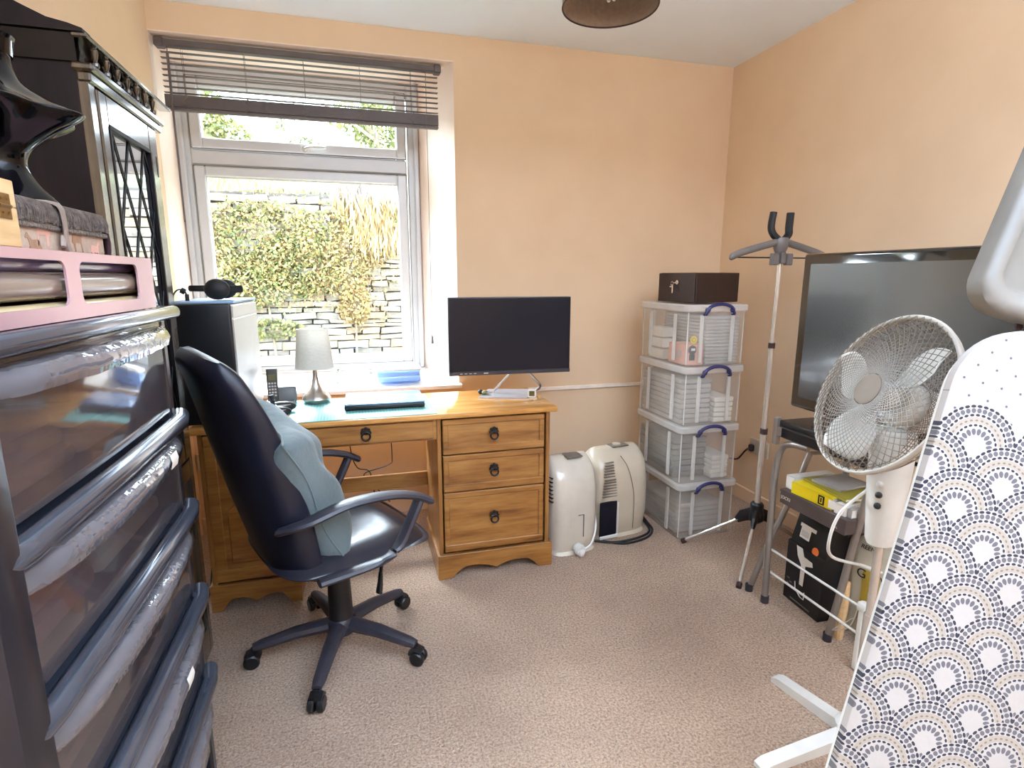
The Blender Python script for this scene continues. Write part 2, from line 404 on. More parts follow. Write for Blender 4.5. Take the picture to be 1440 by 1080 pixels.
# ------------------------------------------------------------------ mesh helpers
class MB:
    def __init__(s): s.v = []; s.f = []; s.mi = []; s.cur = 0
    def add(s, vs, fs, M=None):
        o = len(s.v)
        if M is not None: vs = [M @ Vector(p) for p in vs]
        s.v += [tuple(p) for p in vs]
        s.f += [tuple(i+o for i in f) for f in fs]
        s.mi += [s.cur]*len(fs)
        return s
    def box(s, c, d, bev=0.0, M=None, seg=1):
        bm = bmesh.new()
        bmesh.ops.create_cube(bm, size=1.0)
        for v in bm.verts: v.co = Vector((v.co.x*d[0], v.co.y*d[1], v.co.z*d[2]))
        if bev > 0:
            bmesh.ops.bevel(bm, geom=bm.edges[:], offset=min(bev, min(d)*0.49), segments=seg, profile=0.5, affect='EDGES')
        bm.verts.index_update()
        vs = [v.co + Vector(c) for v in bm.verts]
        fs = [[v.index for v in f.verts] for f in bm.faces]
        bm.free()
        return s.add(vs, fs, M)
    def b2(s, x0, x1, y0, y1, z0, z1, bev=0.0, M=None, seg=1):
        return s.box(((x0+x1)/2, (y0+y1)/2, (z0+z1)/2), (abs(x1-x0), abs(y1-y0), abs(z1-z0)), bev, M, seg)
    def tube(s, pts, r, n=8, caps=True, M=None, flat=None, closed=False, up=None):
        """swept tube; r number or list; flat=(a,b) gives an elliptic section along (side, normal)"""
        P = [Vector(p) for p in pts]; k = len(P)
        R = r if isinstance(r, (list, tuple)) else [r]*k
        vs = []; prev = None
        for i in range(k):
            if closed: t = P[(i+1) % k]-P[i-1]
            else: t = P[min(i+1, k-1)]-P[max(i-1, 0)]
            t.normalize()
            if up is not None:
                a = Vector(up); a = a - t*a.dot(t)
            elif prev is None:
                a = Vector((0, 0, 1)) if abs(t.z) < 0.9 else Vector((1, 0, 0))
                a = a - t*a.dot(t)
            else: a = prev - t*prev.dot(t)
            a.normalize(); prev = a; b = t.cross(a)
            fa, fb = flat if flat else (1, 1)
            for j in range(n):
                th = 2*PI*(j+0.5)/n
                vs.append(P[i]+a*math.cos(th)*R[i]*fa+b*math.sin(th)*R[i]*fb)
        fs = []
        for i in range(k if closed else k-1):
            i2 = (i+1) % k
            for j in range(n):
                j2 = (j+1) % n
                fs.append((i*n+j, i*n+j2, i2*n+j2, i2*n+j))
        if caps and not closed:
            fs.append(tuple(range(n-1, -1, -1))); fs.append(tuple(range((k-1)*n, k*n)))
        return s.add(vs, fs, M)
    def cyl(s, a, b, r, n=16, r2=None, M=None):
        return s.tube([a, b], [r, r if r2 is None else r2], n, True, M)
    def lathe(s, prof, n=32, M=None, cap=True, a0=0.0, squash=None):
        vs = []; k = len(prof)
        for r, z in prof:
            for j in range(n):
                t = 2*PI*j/n+a0
                vs.append((r*math.cos(t), r*math.sin(t)*(squash or 1), z))
        fs = []
        for i in range(k-1):
            for j in range(n):
                j2 = (j+1) % n
                fs.append((i*n+j, i*n+j2, (i+1)*n+j2, (i+1)*n+j))
        if cap:
            if prof[0][0] > 1e-6: fs.append(tuple(range(n-1, -1, -1)))
            if prof[-1][0] > 1e-6: fs.append(tuple(range((k-1)*n, k*n)))
        return s.add(vs, fs, M)
    def prism(s, poly, a, b, axis='y', M=None):
        """extrude a 2-D outline from a to b along axis; outline axes are the other two in xyz order"""
        n = len(poly); vs = []
        for t in (a, b):
            for p, q in poly:
                vs.append({'x': (t, p, q), 'y': (p, t, q), 'z': (p, q, t)}[axis])
        fs = [tuple(range(n)), tuple(range(2*n-1, n-1, -1))]
        for i in range(n):
            j = (i+1) % n
            fs.append((i, i+n, j+n, j))
        return s.add(vs, fs, M)
    def grid(s, fn, nu, nv, M=None, wrapu=False):
        vs = [fn(i/(nu if wrapu else nu-1), j/(nv-1)) for j in range(nv) for i in range(nu)]
        fs = []
        for j in range(nv-1):
            for i in range(nu if wrapu else nu-1):
                i2 = (i+1) % nu
                fs.append((j*nu+i, j*nu+i2, (j+1)*nu+i2, (j+1)*nu+i))
        return s.add(vs, fs, M)
    def ball(s, c, r, n=12, M=None, sc=(1, 1, 1)):
        prof = []
        vs = []; fs = []
        for i in range(n//2+1):
            ph = PI*i/(n//2)
            for j in range(n):
                th = 2*PI*j/n
                vs.append((c[0]+r*sc[0]*math.sin(ph)*math.cos(th), c[1]+r*sc[1]*math.sin(ph)*math.sin(th), c[2]-r*sc[2]*math.cos(ph)))
        for i in range(n//2):
            for j in range(n):
                fs.append((i*n+j, i*n+(j+1) % n, (i+1)*n+(j+1) % n, (i+1)*n+j))
        return s.add(vs, fs, M)
    def torus(s, c, R, r, n=24, m=8, M=None, T=None):
        T = T or Matrix.Identity(3)
        pts = [Vector(c)+T @ Vector((R*math.cos(2*PI*i/n), R*math.sin(2*PI*i/n), 0)) for i in range(n)]
        return s.tube(pts, r, m, closed=True, M=M)
    def build(s, name, mat, parent=None, label=None, smooth=True, org=None, angle=35, kind=None, weld=False):
        me = bpy.data.meshes.new(name)
        vs = s.v
        if org is not None: vs = [(p[0]-org[0], p[1]-org[1], p[2]-org[2]) for p in vs]
        me.from_pydata(vs, [], s.f)
        bm = bmesh.new(); bm.from_mesh(me)
        if weld: bmesh.ops.remove_doubles(bm, verts=bm.verts, dist=1e-5)
        bmesh.ops.recalc_face_normals(bm, faces=bm.faces)
        bm.to_mesh(me); bm.free()
        ml = mat if isinstance(mat, (list, tuple)) else [mat]
        for m in ml: me.materials.append(m)
        if len(ml) > 1 and len(s.mi) == len(me.polygons):
            for p, i in zip(me.polygons, s.mi): p.material_index = i
        if smooth:
            me.polygons.foreach_set('use_smooth', [True]*len(me.polygons))
            me.set_sharp_from_angle(angle=math.radians(angle))
        o = bpy.data.objects.new(name, me)
        COL.objects.link(o)
        if parent is not None: o.parent = parent
        if label: o['label'] = label
        if kind: o['kind'] = kind
        return o

def T(name, label, cat, loc=(0, 0, 0), rz=0.0, group=None):
    o = bpy.data.objects.new(name, None)
    o.empty_display_size = 0.05
    COL.objects.link(o)
    o.location = loc; o.rotation_euler = (0, 0, rz)
    o['label'] = label; o['category'] = cat
    if group: o['group'] = group
    return o
def tag(o, label, cat, group=None):
    o['label'] = label; o['category'] = cat
    if group: o['group'] = group
    return o
def S(o):
    o['kind'] = 'structure'; return o
def kids(o): return [c for c in bpy.data.objects if c.parent is o]
def dup(root, loc, rz=None, label=None):
    r = root.copy(); COL.objects.link(r); r.location = loc
    if rz is not None: r.rotation_euler = (0, 0, rz)
    if label: r['label'] = label
    for c in kids(root):
        d = c.copy(); COL.objects.link(d); d.parent = r
        for g in kids(c):
            e = g.copy(); COL.objects.link(e); e.parent = d
    return r
def text(body, size, name, mat, parent, M, extr=0.0004, label=None, align='CENTER'):
    cu_ = bpy.data.curves.new(name, 'FONT')
    cu_.body = body; cu_.size = size; cu_.extrude = extr
    cu_.align_x = align; cu_.align_y = 'CENTER'
    cu_.materials.append(mat)
    o = bpy.data.objects.new(name, cu_)
    dg = bpy.context.evaluated_depsgraph_get()
    COL.objects.link(o)
    dg = bpy.context.evaluated_depsgraph_get()
    me = bpy.data.meshes.new_from_object(o.evaluated_get(dg))
    bpy.data.objects.remove(o)
    me.transform(M)
    me.materials.clear(); me.materials.append(mat)
    q = bpy.data.objects.new(name, me); COL.objects.link(q)
    q.parent = parent
    if label: q['label'] = label
    return q
def axes(o, x, y, z):
    x, y, z = Vector(x).normalized(), Vector(y).normalized(), Vector(z).normalized()
    return Matrix(((x.x, y.x, z.x, o[0]), (x.y, y.y, z.y, o[1]), (x.z, y.z, z.z, o[2]), (0, 0, 0, 1)))
def smooth_path(pts, n=6):
    """Catmull-Rom through pts"""
    P = [Vector(p) for p in pts]; out = []
    for i in range(len(P)-1):
        p0, p1, p2, p3 = P[max(i-1, 0)], P[i], P[i+1], P[min(i+2, len(P)-1)]
        for k in range(n):
            t = k/n
            out.append(0.5*((2*p1)+(p2-p0)*t+(2*p0-5*p1+4*p2-p3)*t*t+(3*p1-p0-3*p2+p3)*t**3))
    out.append(P[-1]); return out
def rrect(w, h, r, n=5):
    pts = []
    for cx, cy, a in ((w/2-r, h/2-r, 0), (-w/2+r, h/2-r, PI/2), (-w/2+r, -h/2+r, PI), (w/2-r, -h/2+r, 3*PI/2)):
        for i in range(n+1):
            t = a+PI/2*i/n
            pts.append((cx+r*math.cos(t), cy+r*math.sin(t)))
    return pts

# ------------------------------------------------------------------ room shell
XL, XR, YB, YF, ZC = -0.826, 2.198, 3.044, -3.6, 2.522
S(MB().b2(XL-0.1, XR+0.1, YF-0.1, YB+0.45, -0.1, 0.0).build('floor', M_carpet, smooth=False))
S(MB().b2(XL-0.1, XR+0.1, YF-0.1, YB+0.45, ZC, ZC+0.1).build('ceiling', M_ceil, smooth=False))
S(MB().b2(XR, XR+0.1, YF, YB+0.45, 0, ZC).build('wall_right', M_wall, smooth=False))
S(MB().b2(XL-0.1, XL, YF, YB, 0, ZC).build('wall_left', M_wall, smooth=False))
# back wall with splayed window opening
WX0, WX1, WZ0, WZ1, YW = -0.855, 0.400, 0.770, 2.400, 3.44      # opening at the window plane
FX0, FX1, FZ0, FZ1 = XL, 0.543, 0.736, 2.400                       # opening at the room face
mb = MB()
def quad(mb, a, b, c, d): mb.add([a, b, c, d], [(0, 1, 2, 3)])
xl2 = XL-0.1
mb.b2(FX1, XR+0.1, YB, YB+0.5, 0, ZC)
mb.b2(xl2, FX1, YB, YB+0.5, 0, FZ0-0.03)
mb.b2(xl2, FX1, YB, YB+0.5, FZ1, ZC)
wb = mb.build('wall_back', M_wall, smooth=False); S(wb)
rv = MB()
def wedge(mb, pts, z0, z1):
    mb.prism(pts, z0, z1, 'z')
wedge(rv, [(FX1-0.0005, YB-0.001), (FX1-0.0005, YB+0.5), (WX1, YB+0.5), (WX1, YW)], FZ0-0.03, FZ1)
rv.build('reveal_right', M_reveal, wb, smooth=False, label='cream painted splayed window reveal')
rv = MB(); wedge(rv, [(XL+0.0005, YB-0.001), (WX0, YW), (WX0, YB+0.5), (xl2, YB+0.5), (xl2, YB-0.001)], FZ0-0.03, FZ1)
rv.build('reveal_left', M_reveal, wb, smooth=False, label='cream painted splayed window reveal')
rv = MB(); rv.b2(xl2, FX1, YB, YB+0.5, FZ1-0.004, FZ1)
rv.build('reveal_soffit', M_reveal, wb, smooth=False, label='cream painted reveal soffit')
S(MB().b2(XL-0.1, XR+0.1, YF-0.1, YF, 0, ZC).build('wall_front', M_wall, smooth=False))
# painted-over trunking line along the back wall, low skirting
m = MB(); m.b2(0.56, XR, YB-0.014, YB, 0.660, 0.684, 0.004)
S(m.build('trim_1', pm('cream_trunking', (246, 230, 212), rough=0.6)))
m = MB(); m.b2(XR-0.014, XR, YF, YB, 0, 0.085, 0.004); S(m.build('baseboard_right', M_wall))
m = MB(); m.b2(XL, XR-0.014, YB-0.014, YB, 0, 0.085, 0.004); S(m.build('baseboard_back', M_wall))

# ------------------------------------------------------------------ window
win = bpy.data.objects.new('window_1', None); COL.objects.link(win); S(win); win.location = ((WX0+WX1)/2, YW, WZ0)
wo = tuple(win.location)
def frame(x0, x1, z0, z1, w, y0, y1, name, mat, parent, wb_=None, wt=None, bev=0.006):
    wb_ = wb_ or w; wt = wt or w
    m = MB()
    m.b2(x0, x0+w, y0, y1, z0, z1, bev).b2(x1-w, x1, y0, y1, z0, z1, bev)
    m.b2(x0+w, x1-w, y0+0.0004, y1, z0+0.0004, z0+wb_, bev).b2(x0+w, x1-w, y0+0.0004, y1, z1-wt, z1-0.0004, bev)
    return m.build(name, mat, parent, org=wo)
frame(WX0-0.01, WX1+0.01, WZ0, WZ1, 0.075, YW, YW+0.07, 'outer_frame', M_upvc, win, wb_=0.045)
m = MB(); m.b2(WX0+0.06, WX1-0.07, YW-0.002, YW+0.07, 1.905, 1.985, 0.008); m.build('transom', M_upvc, win, org=wo)
m = MB(); m.b2(WX0+0.005, WX0+0.035, YW-0.02, YW, WZ0, WZ1, 0.006); m.b2(WX1-0.03, WX1-0.002, YW-0.02, YW, WZ0, WZ1, 0.006)
m.build('cover_strip', M_upvc, win, org=wo)
for (z0, z1, nm) in ((0.812, 1.900, 'lower_sash'), (1.990, 2.340, 'vent_sash')):
    s_ = frame(-0.785, 0.325, z0, z1, 0.052, YW-0.012, YW+0.055, nm, M_upvc, win)
    m = MB()
    for a in ((-0.789, -0.7845, z0, z1), (0.3245, 0.329, z0, z1)): m.b2(a[0], a[1], YW-0.006, YW+0.01, a[2], a[3])
    m.b2(-0.789, 0.329, YW-0.006, YW+0.01, z1-0.0005, z1+0.0035); m.b2(-0.789, 0.329, YW-0.006, YW+0.01, z0-0.0035, z0+0.0005)
    m.build('shadow_gap', M_gasket, s_, org=wo)
    m = MB(); m.b2(-0.735, 0.275, YW+0.02, YW+0.026, z0+0.05, z1-0.05); m.build('pane', M_glass, s_, org=wo, smooth=False)
    m = MB()
    for a in ((-0.737, -0.731, z0+0.05, z1-0.05), (0.271, 0.277, z0+0.05, z1-0.05), (-0.735, 0.275, z0+0.049, z0+0.055), (-0.735, 0.275, z1-0.055, z1-0.049)):
        m.b2(a[0], a[1], YW+0.012, YW+0.02, a[2], a[3])
    m.build('glazing_bead', M_upvc, s_, org=wo)
m = MB(); hx, hz = -0.222, 2.006
m.box((hx, YW-0.02, hz), (0.030, 0.02, 0.030), 0.008, seg=2); m.tube([(hx, YW-0.04, hz), (hx+0.03, YW-0.046, hz+0.012), (hx+0.11, YW-0.044, hz+0.014)], [0.011, 0.009, 0.007], 10)
m.torus((hx, YW-0.034, hz), 0.017, 0.006, 18, 6, T=Matrix.Rotation(PI/2, 3, 'X'))
m.build('vent_handle', M_white, win, org=wo, label='white vent handle')
m = MB(); m.box((-0.786+0.02, YW-0.03, 0.90), (0.02, 0.03, 0.06), 0.004)
m.build('hinge_cover', M_upvc, win, org=wo)
# sill board
sl = MB()
sl.add([(XL+0.001, YB-0.045, 0.731), (FX1+0.012, YB-0.045, 0.731), (FX1+0.012, YB, 0.733), (WX1, YW, 0.772), (WX0, YW, 0.772), (XL+0.001, YB, 0.733),
        (XL+0.001, YB-0.045, 0.712), (FX1+0.012, YB-0.045, 0.712), (FX1+0.012, YB, 0.712), (WX1, YW, 0.712), (WX0, YW, 0.712), (XL+0.001, YB, 0.712)],
       [(0, 1, 2, 5), (5, 2, 3, 4), (6, 7, 1, 0), (7, 8, 2, 1), (8, 9, 3, 2), (9, 10, 4, 3), (10, 11, 5, 4), (11, 6, 0, 5), (6, 11, 8, 7), (11, 10, 9, 8)])
sl.build('window_sill', M_sill, win, org=wo, smooth=False)

# ------------------------------------------------------------------ venetian blind
BX0, BX1, BY = -0.808, 0.478, 3.105
bl = T('venetian_blind', 'grey-brown venetian blind half raised across the top of the window', 'blind', (BX0, BY, 2.35))
bo = tuple(bl.location)
m = MB(); m.b2(BX0, BX1, BY-0.02, BY+0.025, 2.356, 2.384, 0.004).b2(BX0-0.012, BX0+0.03, BY-0.024, BY+0.028, 2.350, 2.390, 0.006).b2(BX1-0.03, BX1+0.008, BY-0.024, BY+0.028, 2.350, 2.390, 0.006)
m.build('headrail', M_blind, bl, org=bo)
slat_me = None
tilt = Matrix.Rotation(math.radians(2), 4, 'X')
zs = [2.332-0.0245*i for i in range(8)]
for i, z in enumerate(zs):
    if slat_me is None:
        q = MB().box((0, 0, 0), (BX1-BX0-0.02, 0.026, 0.0022), 0, M=tilt).build('slat', M_blind, bl, smooth=False); slat_me = q
    else:
        q = slat_me.copy(); COL.objects.link(q)
    q.location = ((BX1-BX0)/2, 0, z-bo[2])
for i in range(20):
    q = slat_me.copy(); COL.objects.link(q); q.location = ((BX1-BX0)/2, 0, 2.150-0.0026*i-bo[2])
m = MB(); m.b2(BX0+0.01, BX1-0.01, BY-0.014, BY+0.014, 2.082, 2.098, 0.004); m.build('bottom_rail', M_blind, bl, org=bo)
for fx in (0.075, 0.28, 0.485, 0.69, 0.885):
    x = BX0+(BX1-BX0)*fx
    m = MB()
    for dy in (-0.0145, 0.0145): m.tube([(x, BY+dy, 2.352), (x+0.001, BY+dy, 2.15)], 0.0009, 5)
    pts = [(x+0.012*math.sin(k*1.4+fx*9), BY-0.0175-0.002*(k % 2), 2.152-0.0105*k) for k in range(7)]
    m.tube(pts, 0.0022, 5)
    m.build('ladder_cord', M_cord, bl, org=bo)
m = MB(); m.tube([(BX0+0.045, BY-0.026, 2.35), (BX0+0.045, BY-0.03, 2.325)], 0.002, 6)
m.tube([(BX0+0.045, BY-0.03, 2.318), (BX0+0.045, BY-0.036, 1.58)], [0.006, 0.0042], 8); m.build('tilt_wand', M_blind, bl, org=bo)
m = MB(); m.tube(smooth_path([(0.405, BY-0.024, 2.352), (0.405, BY-0.026, 2.0), (0.405, BY-0.022, 1.4), (0.405, BY-0.02, 1.0)]), 0.0016, 6)
m.lathe([(0.002, 0.05), (0.006, 0.035), (0.008, 0.004), (0.004, 0)], 10, M=Matrix.Translation((0.405, BY-0.02, 0.955)))
m.build('pull_cord', M_cord, bl, org=bo)

# ------------------------------------------------------------------ garden outside
S(MB().b2(-9, 9, 3.6, 7.2, -0.2, 0.1).build('garden_ground', M_earth, smooth=False))
m = MB()
def hillf(u, v):
    x = -9+18*u; y = 7.35+13*v
    return (x, y, 2.27+0.32*min(y-7.35,3.0)+0.10*math.sin(x*1.3+y)+0.07*math.sin(3.1*x-2*y)+(0.25*max(0, -x-1)))
m.grid(hillf, 40, 30); hill = m.build('garden_bank', M_earth); S(hill)
sw = T('stone_wall', 'dry stone retaining wall in the garden outside the window', 'wall', (0, 7.0, 0.1))
so = tuple(sw.location)
MB().b2(-6, 5, 7.12, 7.5, 0.1, 2.26).build('wall_core', M_mortar, sw, org=so, smooth=False)
r2 = random.Random(3)
def stone_mesh(w, h, d, mi):
    bm = bmesh.new(); bmesh.ops.create_cube(bm, size=1.0)
    bmesh.ops.subdivide_edges(bm, edges=[e for e in bm.edges if abs((e.verts[0].co-e.verts[1].co).x) > 0.5], cuts=1)
    for v in bm.verts:
        v.co = Vector((v.co.x*w*(1+r2.uniform(-.08, .05)), v.co.y*d*(1+r2.uniform(-.2, .2)), v.co.z*h*(1+r2.uniform(-.25, .1))))
    me = bpy.data.meshes.new('stone'); bm.to_mesh(me); bm.free(); me.materials.append(M_stone[mi])
    return me
protos = {}
nst = 0; far = MB()
z = 0.1
while z < 2.22:
    h = r2.choice((0.045, 0.06, 0.07, 0.085, 0.1))
    x = -6+r2.uniform(0, .2)
    while x < 5:
        w = r2.uniform(0.16, 0.42)
        inview = -1.9 < x < 0.85 and z > 0.42
        yy = 7.08+r2.uniform(-.03, .03)
        rr = r2.uniform(-.07, .07)
        if inview and nst < 300:
            key = (round(w, 1), h, r2.randrange(3))
            if key not in protos: protos[key] = stone_mesh(key[0]*0.98, h*0.93, 0.16, key[2])
            o = bpy.data.objects.new('stone', protos[key]); COL.objects.link(o); o.parent = sw
            o.location = (x+w/2, yy-so[1], z+h/2-so[2]); o.rotation_euler = (0, rr, 0)
            o.scale = (w/key[0], 1, 1); nst += 1
        else:
            far.cur = r2.randrange(3)
            far.box((x+w/2, yy, z+h/2), (w*0.95, 0.16, h*0.9), 0, M=None)
        x += w+0.006
    z += h+0.003
far.build('outer_stones', M_stone, sw, org=so, smooth=False, kind='stuff')

nrg = np.random.default_rng(5)
def foliage(name, label, cat, boxes, mats, size, base, group=None, stem=None, upright=False):
    """boxes: list of (n, centre, radii) blobs of small leaf quads"""
    root = T(name, label, cat, base, group=group)
    V = []; Fc = []; MI = []
    for n, c, r in boxes:
        d = nrg.normal(size=(n, 3)); d /= np.linalg.norm(d, axis=1)[:, None]
        p = np.array(c)+d*np.array(r)*(nrg.uniform(.35, 1, size=(n, 1))**0.5)
        a = nrg.normal(size=(n, 3))
        if upright: a = a*np.array((.25, .25, 0))+np.array((0, 0, 1.0))
        a /= np.linalg.norm(a, axis=1)[:, None]
        b = np.cross(a, nrg.normal(size=(n, 3))); b /= np.linalg.norm(b, axis=1)[:, None]
        s = size*nrg.uniform(.6, 1.3, size=(n, 1))
        wd = 0.10 if upright else 0.5
        q = np.stack([p-a*s, p+b*s*wd, p+a*s, p-b*s*wd], 1)
        o = len(V)*4 if False else sum(len(x) for x in V)
        V.append(q.reshape(-1, 3)); Fc.append(np.arange(n*4).reshape(-1, 4)+o)
        MI.append(nrg.integers(0, len(mats), n))
    V = np.concatenate(V)-np.array(base); Fc = np.concatenate(Fc); MI = np.concatenate(MI)
    me = bpy.data.meshes.new('leaves'); me.from_pydata(V.tolist(), [], Fc.tolist())
    for mm in mats: me.materials.append(mm)
    me.polygons.foreach_set('material_index', MI.astype(np.int32))
    o = bpy.data.objects.new('leaves', me); COL.objects.link(o); o.parent = root; o['kind'] = 'stuff'
    if stem:
        k = MB()
        for pts, r in stem: k.tube(smooth_path(pts, 4), [r*(1-.6*i/(4*(len(pts)-1))) for i in range(4*(len(pts)-1)+1)], 6)
        k.build('stem', M_bark, root, org=base)
    return root
foliage('climbing_shrub', 'dense yellow-green creeper covering the left of the garden stone wall', 'shrub',
        [(4200, (-1.0, 6.94, 1.75), (.75, .10, .42)), (3000, (-.6, 6.92, 1.45), (.55, .10, .38)), (2400, (-1.15, 6.92, 1.25), (.5, .1, .3)), (600, (-.25, 6.95, 1.9), (.35, .08, .2)), (1500, (-.7, 6.93, 1.6), (1.1, .08, .75))],
        [M_leafy, M_leaft, M_leafg], 0.026, (-.9, 6.95, 0.1), stem=[([(-.9, 6.97, .1), (-.95, 6.98, .8), (-1.0, 6.97, 1.8)], .02)])
foliage('climbing_shrub', 'ochre trailing creeper hanging down the middle of the garden stone wall', 'shrub',
        [(1800, (-.05, 6.95, 1.5), (.28, .08, .5)), (1100, (.0, 6.95, 1.0), (.2, .07, .25)), (400, (.22, 6.96, 1.6), (.16, .06, .2)), (600, (.1, 6.94, 1.3), (.45, .06, .7))],
        [M_leaft, M_leafy, M_leaft], 0.024, (-.02, 6.96, 0.1), stem=[([(-.02, 6.98, .1), (0, 6.98, .8), (-.05, 6.98, 1.5)], .015)])
foliage('wall_plant', 'small green plant low on the stone wall behind the table lamp', 'plant',
        [(420, (-.95, 6.94, .72), (.36, .07, .12))], [M_leafg, M_leafy], 0.035, (-.95, 6.95, .6), stem=[([(-.95, 6.97, .6), (-.95, 6.96, .75)], .008)])
foliage('bramble', 'green bramble at the right end of the garden wall top', 'shrub',
        [(420, (.62, 6.98, 2.0), (.22, .1, .2))], [M_leafg, M_leafy], 0.045, (.62, 7.0, 1.8), stem=[([(.62, 7.0, 1.8), (.6, 6.98, 2.05)], .01)])
foliage('grass_tussock', 'pale dry grass tussock arching over the right of the stone wall', 'grass',
        [(900, (.22, 7.0, 2.18), (.42, .16, .34)), (400, (.3, 6.94, 1.8), (.3, .06, .2))], [M_straw, M_straw, M_leaft], 0.16, (.2, 7.1, 2.2), upright=True)
foliage('grass_tussock', 'bright yellow-green grass fringe along the top left of the stone wall', 'grass',
        [(1700, (-1.2, 7.45, 2.34), (1.25, .35, .12))], [M_leafy, M_leafy, M_straw], 0.075, (-1.2, 7.3, 2.3), upright=True)
foliage('garden_tree', 'bushy green tree on the bank at the left of the window vent', 'tree',
        [(2200, (-2.5, 11, 4.0), (.55, .7, .75)), (900, (-2.05, 11, 3.65), (.5, .5, .35))], [M_leafg, M_leafy], 0.05, (-2.7, 11, 3.2),
        stem=[([(-2.7, 11, 3.2), (-2.75, 11, 4.2), (-2.7, 11, 5.0)], .05)])
foliage('garden_tree', 'spreading tree with pale branches on the bank at the right of the window vent', 'tree',
        [(2000, (.62, 11, 3.95), (.5, .6, .6)), (420, (.1, 11, 4.1), (.45, .5, .28))], [M_leafg, M_leafy, M_leafg], 0.05, (.5, 11, 3.2),
        stem=[([(.75, 10.9, 3.0), (.45, 10.6, 3.75), (-.1, 10.5, 4.4)], .06), ([(.5, 10.6, 3.6), (.6, 10.5, 4.0), (.8, 10.4, 4.5)], .045), ([(.5, 10.6, 3.65), (.1, 10.5, 3.9), (-.4, 10.5, 4.2)], .035)])
foliage('sapling', 'thin sapling against the sky in the middle of the window vent', 'tree',
        [(160, (-.75, 11, 3.6), (.3, .3, .13)), (40, (-1.1, 11, 3.9), (.1, .1, .12))], [M_leafg], 0.04, (-1.0, 11, 3.2),
        stem=[([(-.88, 11, 3.2), (-.86, 11, 3.8), (-.85, 11, 4.5)], .03), ([(-1.0, 11, 3.3), (-1.02, 11, 3.9), (-1.04, 11, 4.3)], .02)])
# glimpse of the house's own outside wall stays behind wall_back

# ------------------------------------------------------------------ desk
D0 = (0.105, 2.46, 0)
desk = T('desk', 'honey pine twin pedestal desk under the window', 'desk', D0)
def part(mb, name, mat, parent=desk, **k): return mb.build(name, mat, parent, org=D0, **k)
part(MB().b2(-0.628, 0.842, 2.243, 2.692, 0.736, 0.760, 0.006, seg=2), 'desk_top', M_pinetop)
def pedestal(x0, x1, nm):
    m = MB()
    m.b2(x0, x0+0.018, 2.262, 2.675, 0.02, 0.736, 0.002).b2(x1-0.018, x1, 2.262, 2.675, 0.02, 0.736, 0.002)
    m.b2(x0+0.018, x1-0.018, 2.66, 2.672, 0.05, 0.736).b2(x0+0.018, x1-0.018, 2.29, 2.66, 0.095, 0.11)
    return part(m, nm, M_pinev)
pedestal(-0.602, -0.282, 'pedestal'); pedestal(0.305, 0.812, 'pedestal')
def skirt(x0, x1):
    w = x1-x0; n = 40; top = 0.112
    def low(t):
        d = abs(t-0.5)
        if d > 0.385: return 0.0
        return 0.052*math.sin(PI*min(1, (0.385-d)/0.14)*0.5)*(1 if d > 0.17 else (0.55+0.45*math.sin(PI*0.5*d/0.17)))
    poly = [(x0, top), (x0, 0)]+[(x0+w*i/n, low(i/n)) for i in range(1, n)]+[(x1, 0), (x1, top)]
    m = MB(); m.prism(poly, 2.250, 2.268, 'y')
    m.b2(x0, x0+0.018, 2.268, 2.68, 0.0, top).b2(x1-0.018, x1, 2.268, 2.68, 0.0, top)
    m.b2(x0, x1, 2.249, 2.27, top-0.004, top+0.002, 0.002)
    part(m, 'plinth', M_pine)
skirt(-0.612, -0.272); skirt(0.296, 0.825)
def panel_front(x0, x1, z0, z1, nm, mat, rail=0.032):
    m = MB(); y = 2.262
    m.b2(x0, x1, y, y+0.016, z0, z1, 0.003)
    o = part(m, nm, mat)
    f = MB()
    f.b2(x0, x1, y-0.006, y+0.001, z0, z0+rail, 0.003).b2(x0, x1, y-0.006, y+0.001, z1-rail*0.75, z1, 0.003)
    f.b2(x0, x0+rail*0.75, y-0.0062, y+0.001, z0+rail, z1-rail*.75, 0.003).b2(x1-rail*0.75, x1, y-0.0062, y+0.001, z0+rail, z1-rail*.75, 0.003)
    f.build('moulded_frame', mat, o, org=D0)
    return o
def ring_handle(x, z, par, y=2.262):
    m = MB()
    for a in range(5):
        t = PI/2+(a-2)*0.85
        m.ball((x+0.014*math.cos(t), y-0.004, z+0.012+0.014*math.sin(t)), 0.0085, 8, sc=(1, .45, 1))
    m.ball((x, y-0.006, z+0.012), 0.011, 8, sc=(1, .6, 1))
    m.torus((x, y-0.011, z-0.004), 0.0165, 0.0042, 20, 6, T=Matrix.Rotation(PI/2-0.15, 3, 'X'))
    m.build('ring_handle', M_iron, par, org=D0, label='black iron ring handle on a flower plate')
for z0, z1, hz in ((0.574, 0.728, 0.654), (0.404, 0.568, 0.488), (0.124, 0.398, 0.268)):
    d = panel_front(0.329, 0.784, z0, z1, 'drawer', M_pine); ring_handle(0.552, hz, d, 2.256)
part(MB().b2(-0.282, 0.305, 2.268, 2.285, 0.644, 0.736), 'apron', M_pine); part(MB().b2(-0.282, 0.305, 2.655, 2.672, 0.56, 0.736), 'back_panel', M_pine)
d = part(MB().b2(-0.266, 0.290, 2.256, 2.272, 0.652, 0.728, 0.003), 'drawer', M_pine); ring_handle(0.016, 0.690, d, 2.256)
part(MB().b2(-0.282, 0.305, 2.640, 2.658, 0.300, 0.372, 0.003), 'stretcher', M_pine)
dd = panel_front(-0.584, -0.300, 0.122, 0.728, 'door', M_pine, rail=0.055)
m = MB(); m.b2(-0.522, -0.362, 2.255, 2.262, 0.20, 0.42, 0.006); m.prism([(-.522+.16*i/12, .42+.04*math.sin(PI*i/12)) for i in range(13)]+[(-.362, .40), (-.522, .40)], 2.2555, 2.262, 'y')
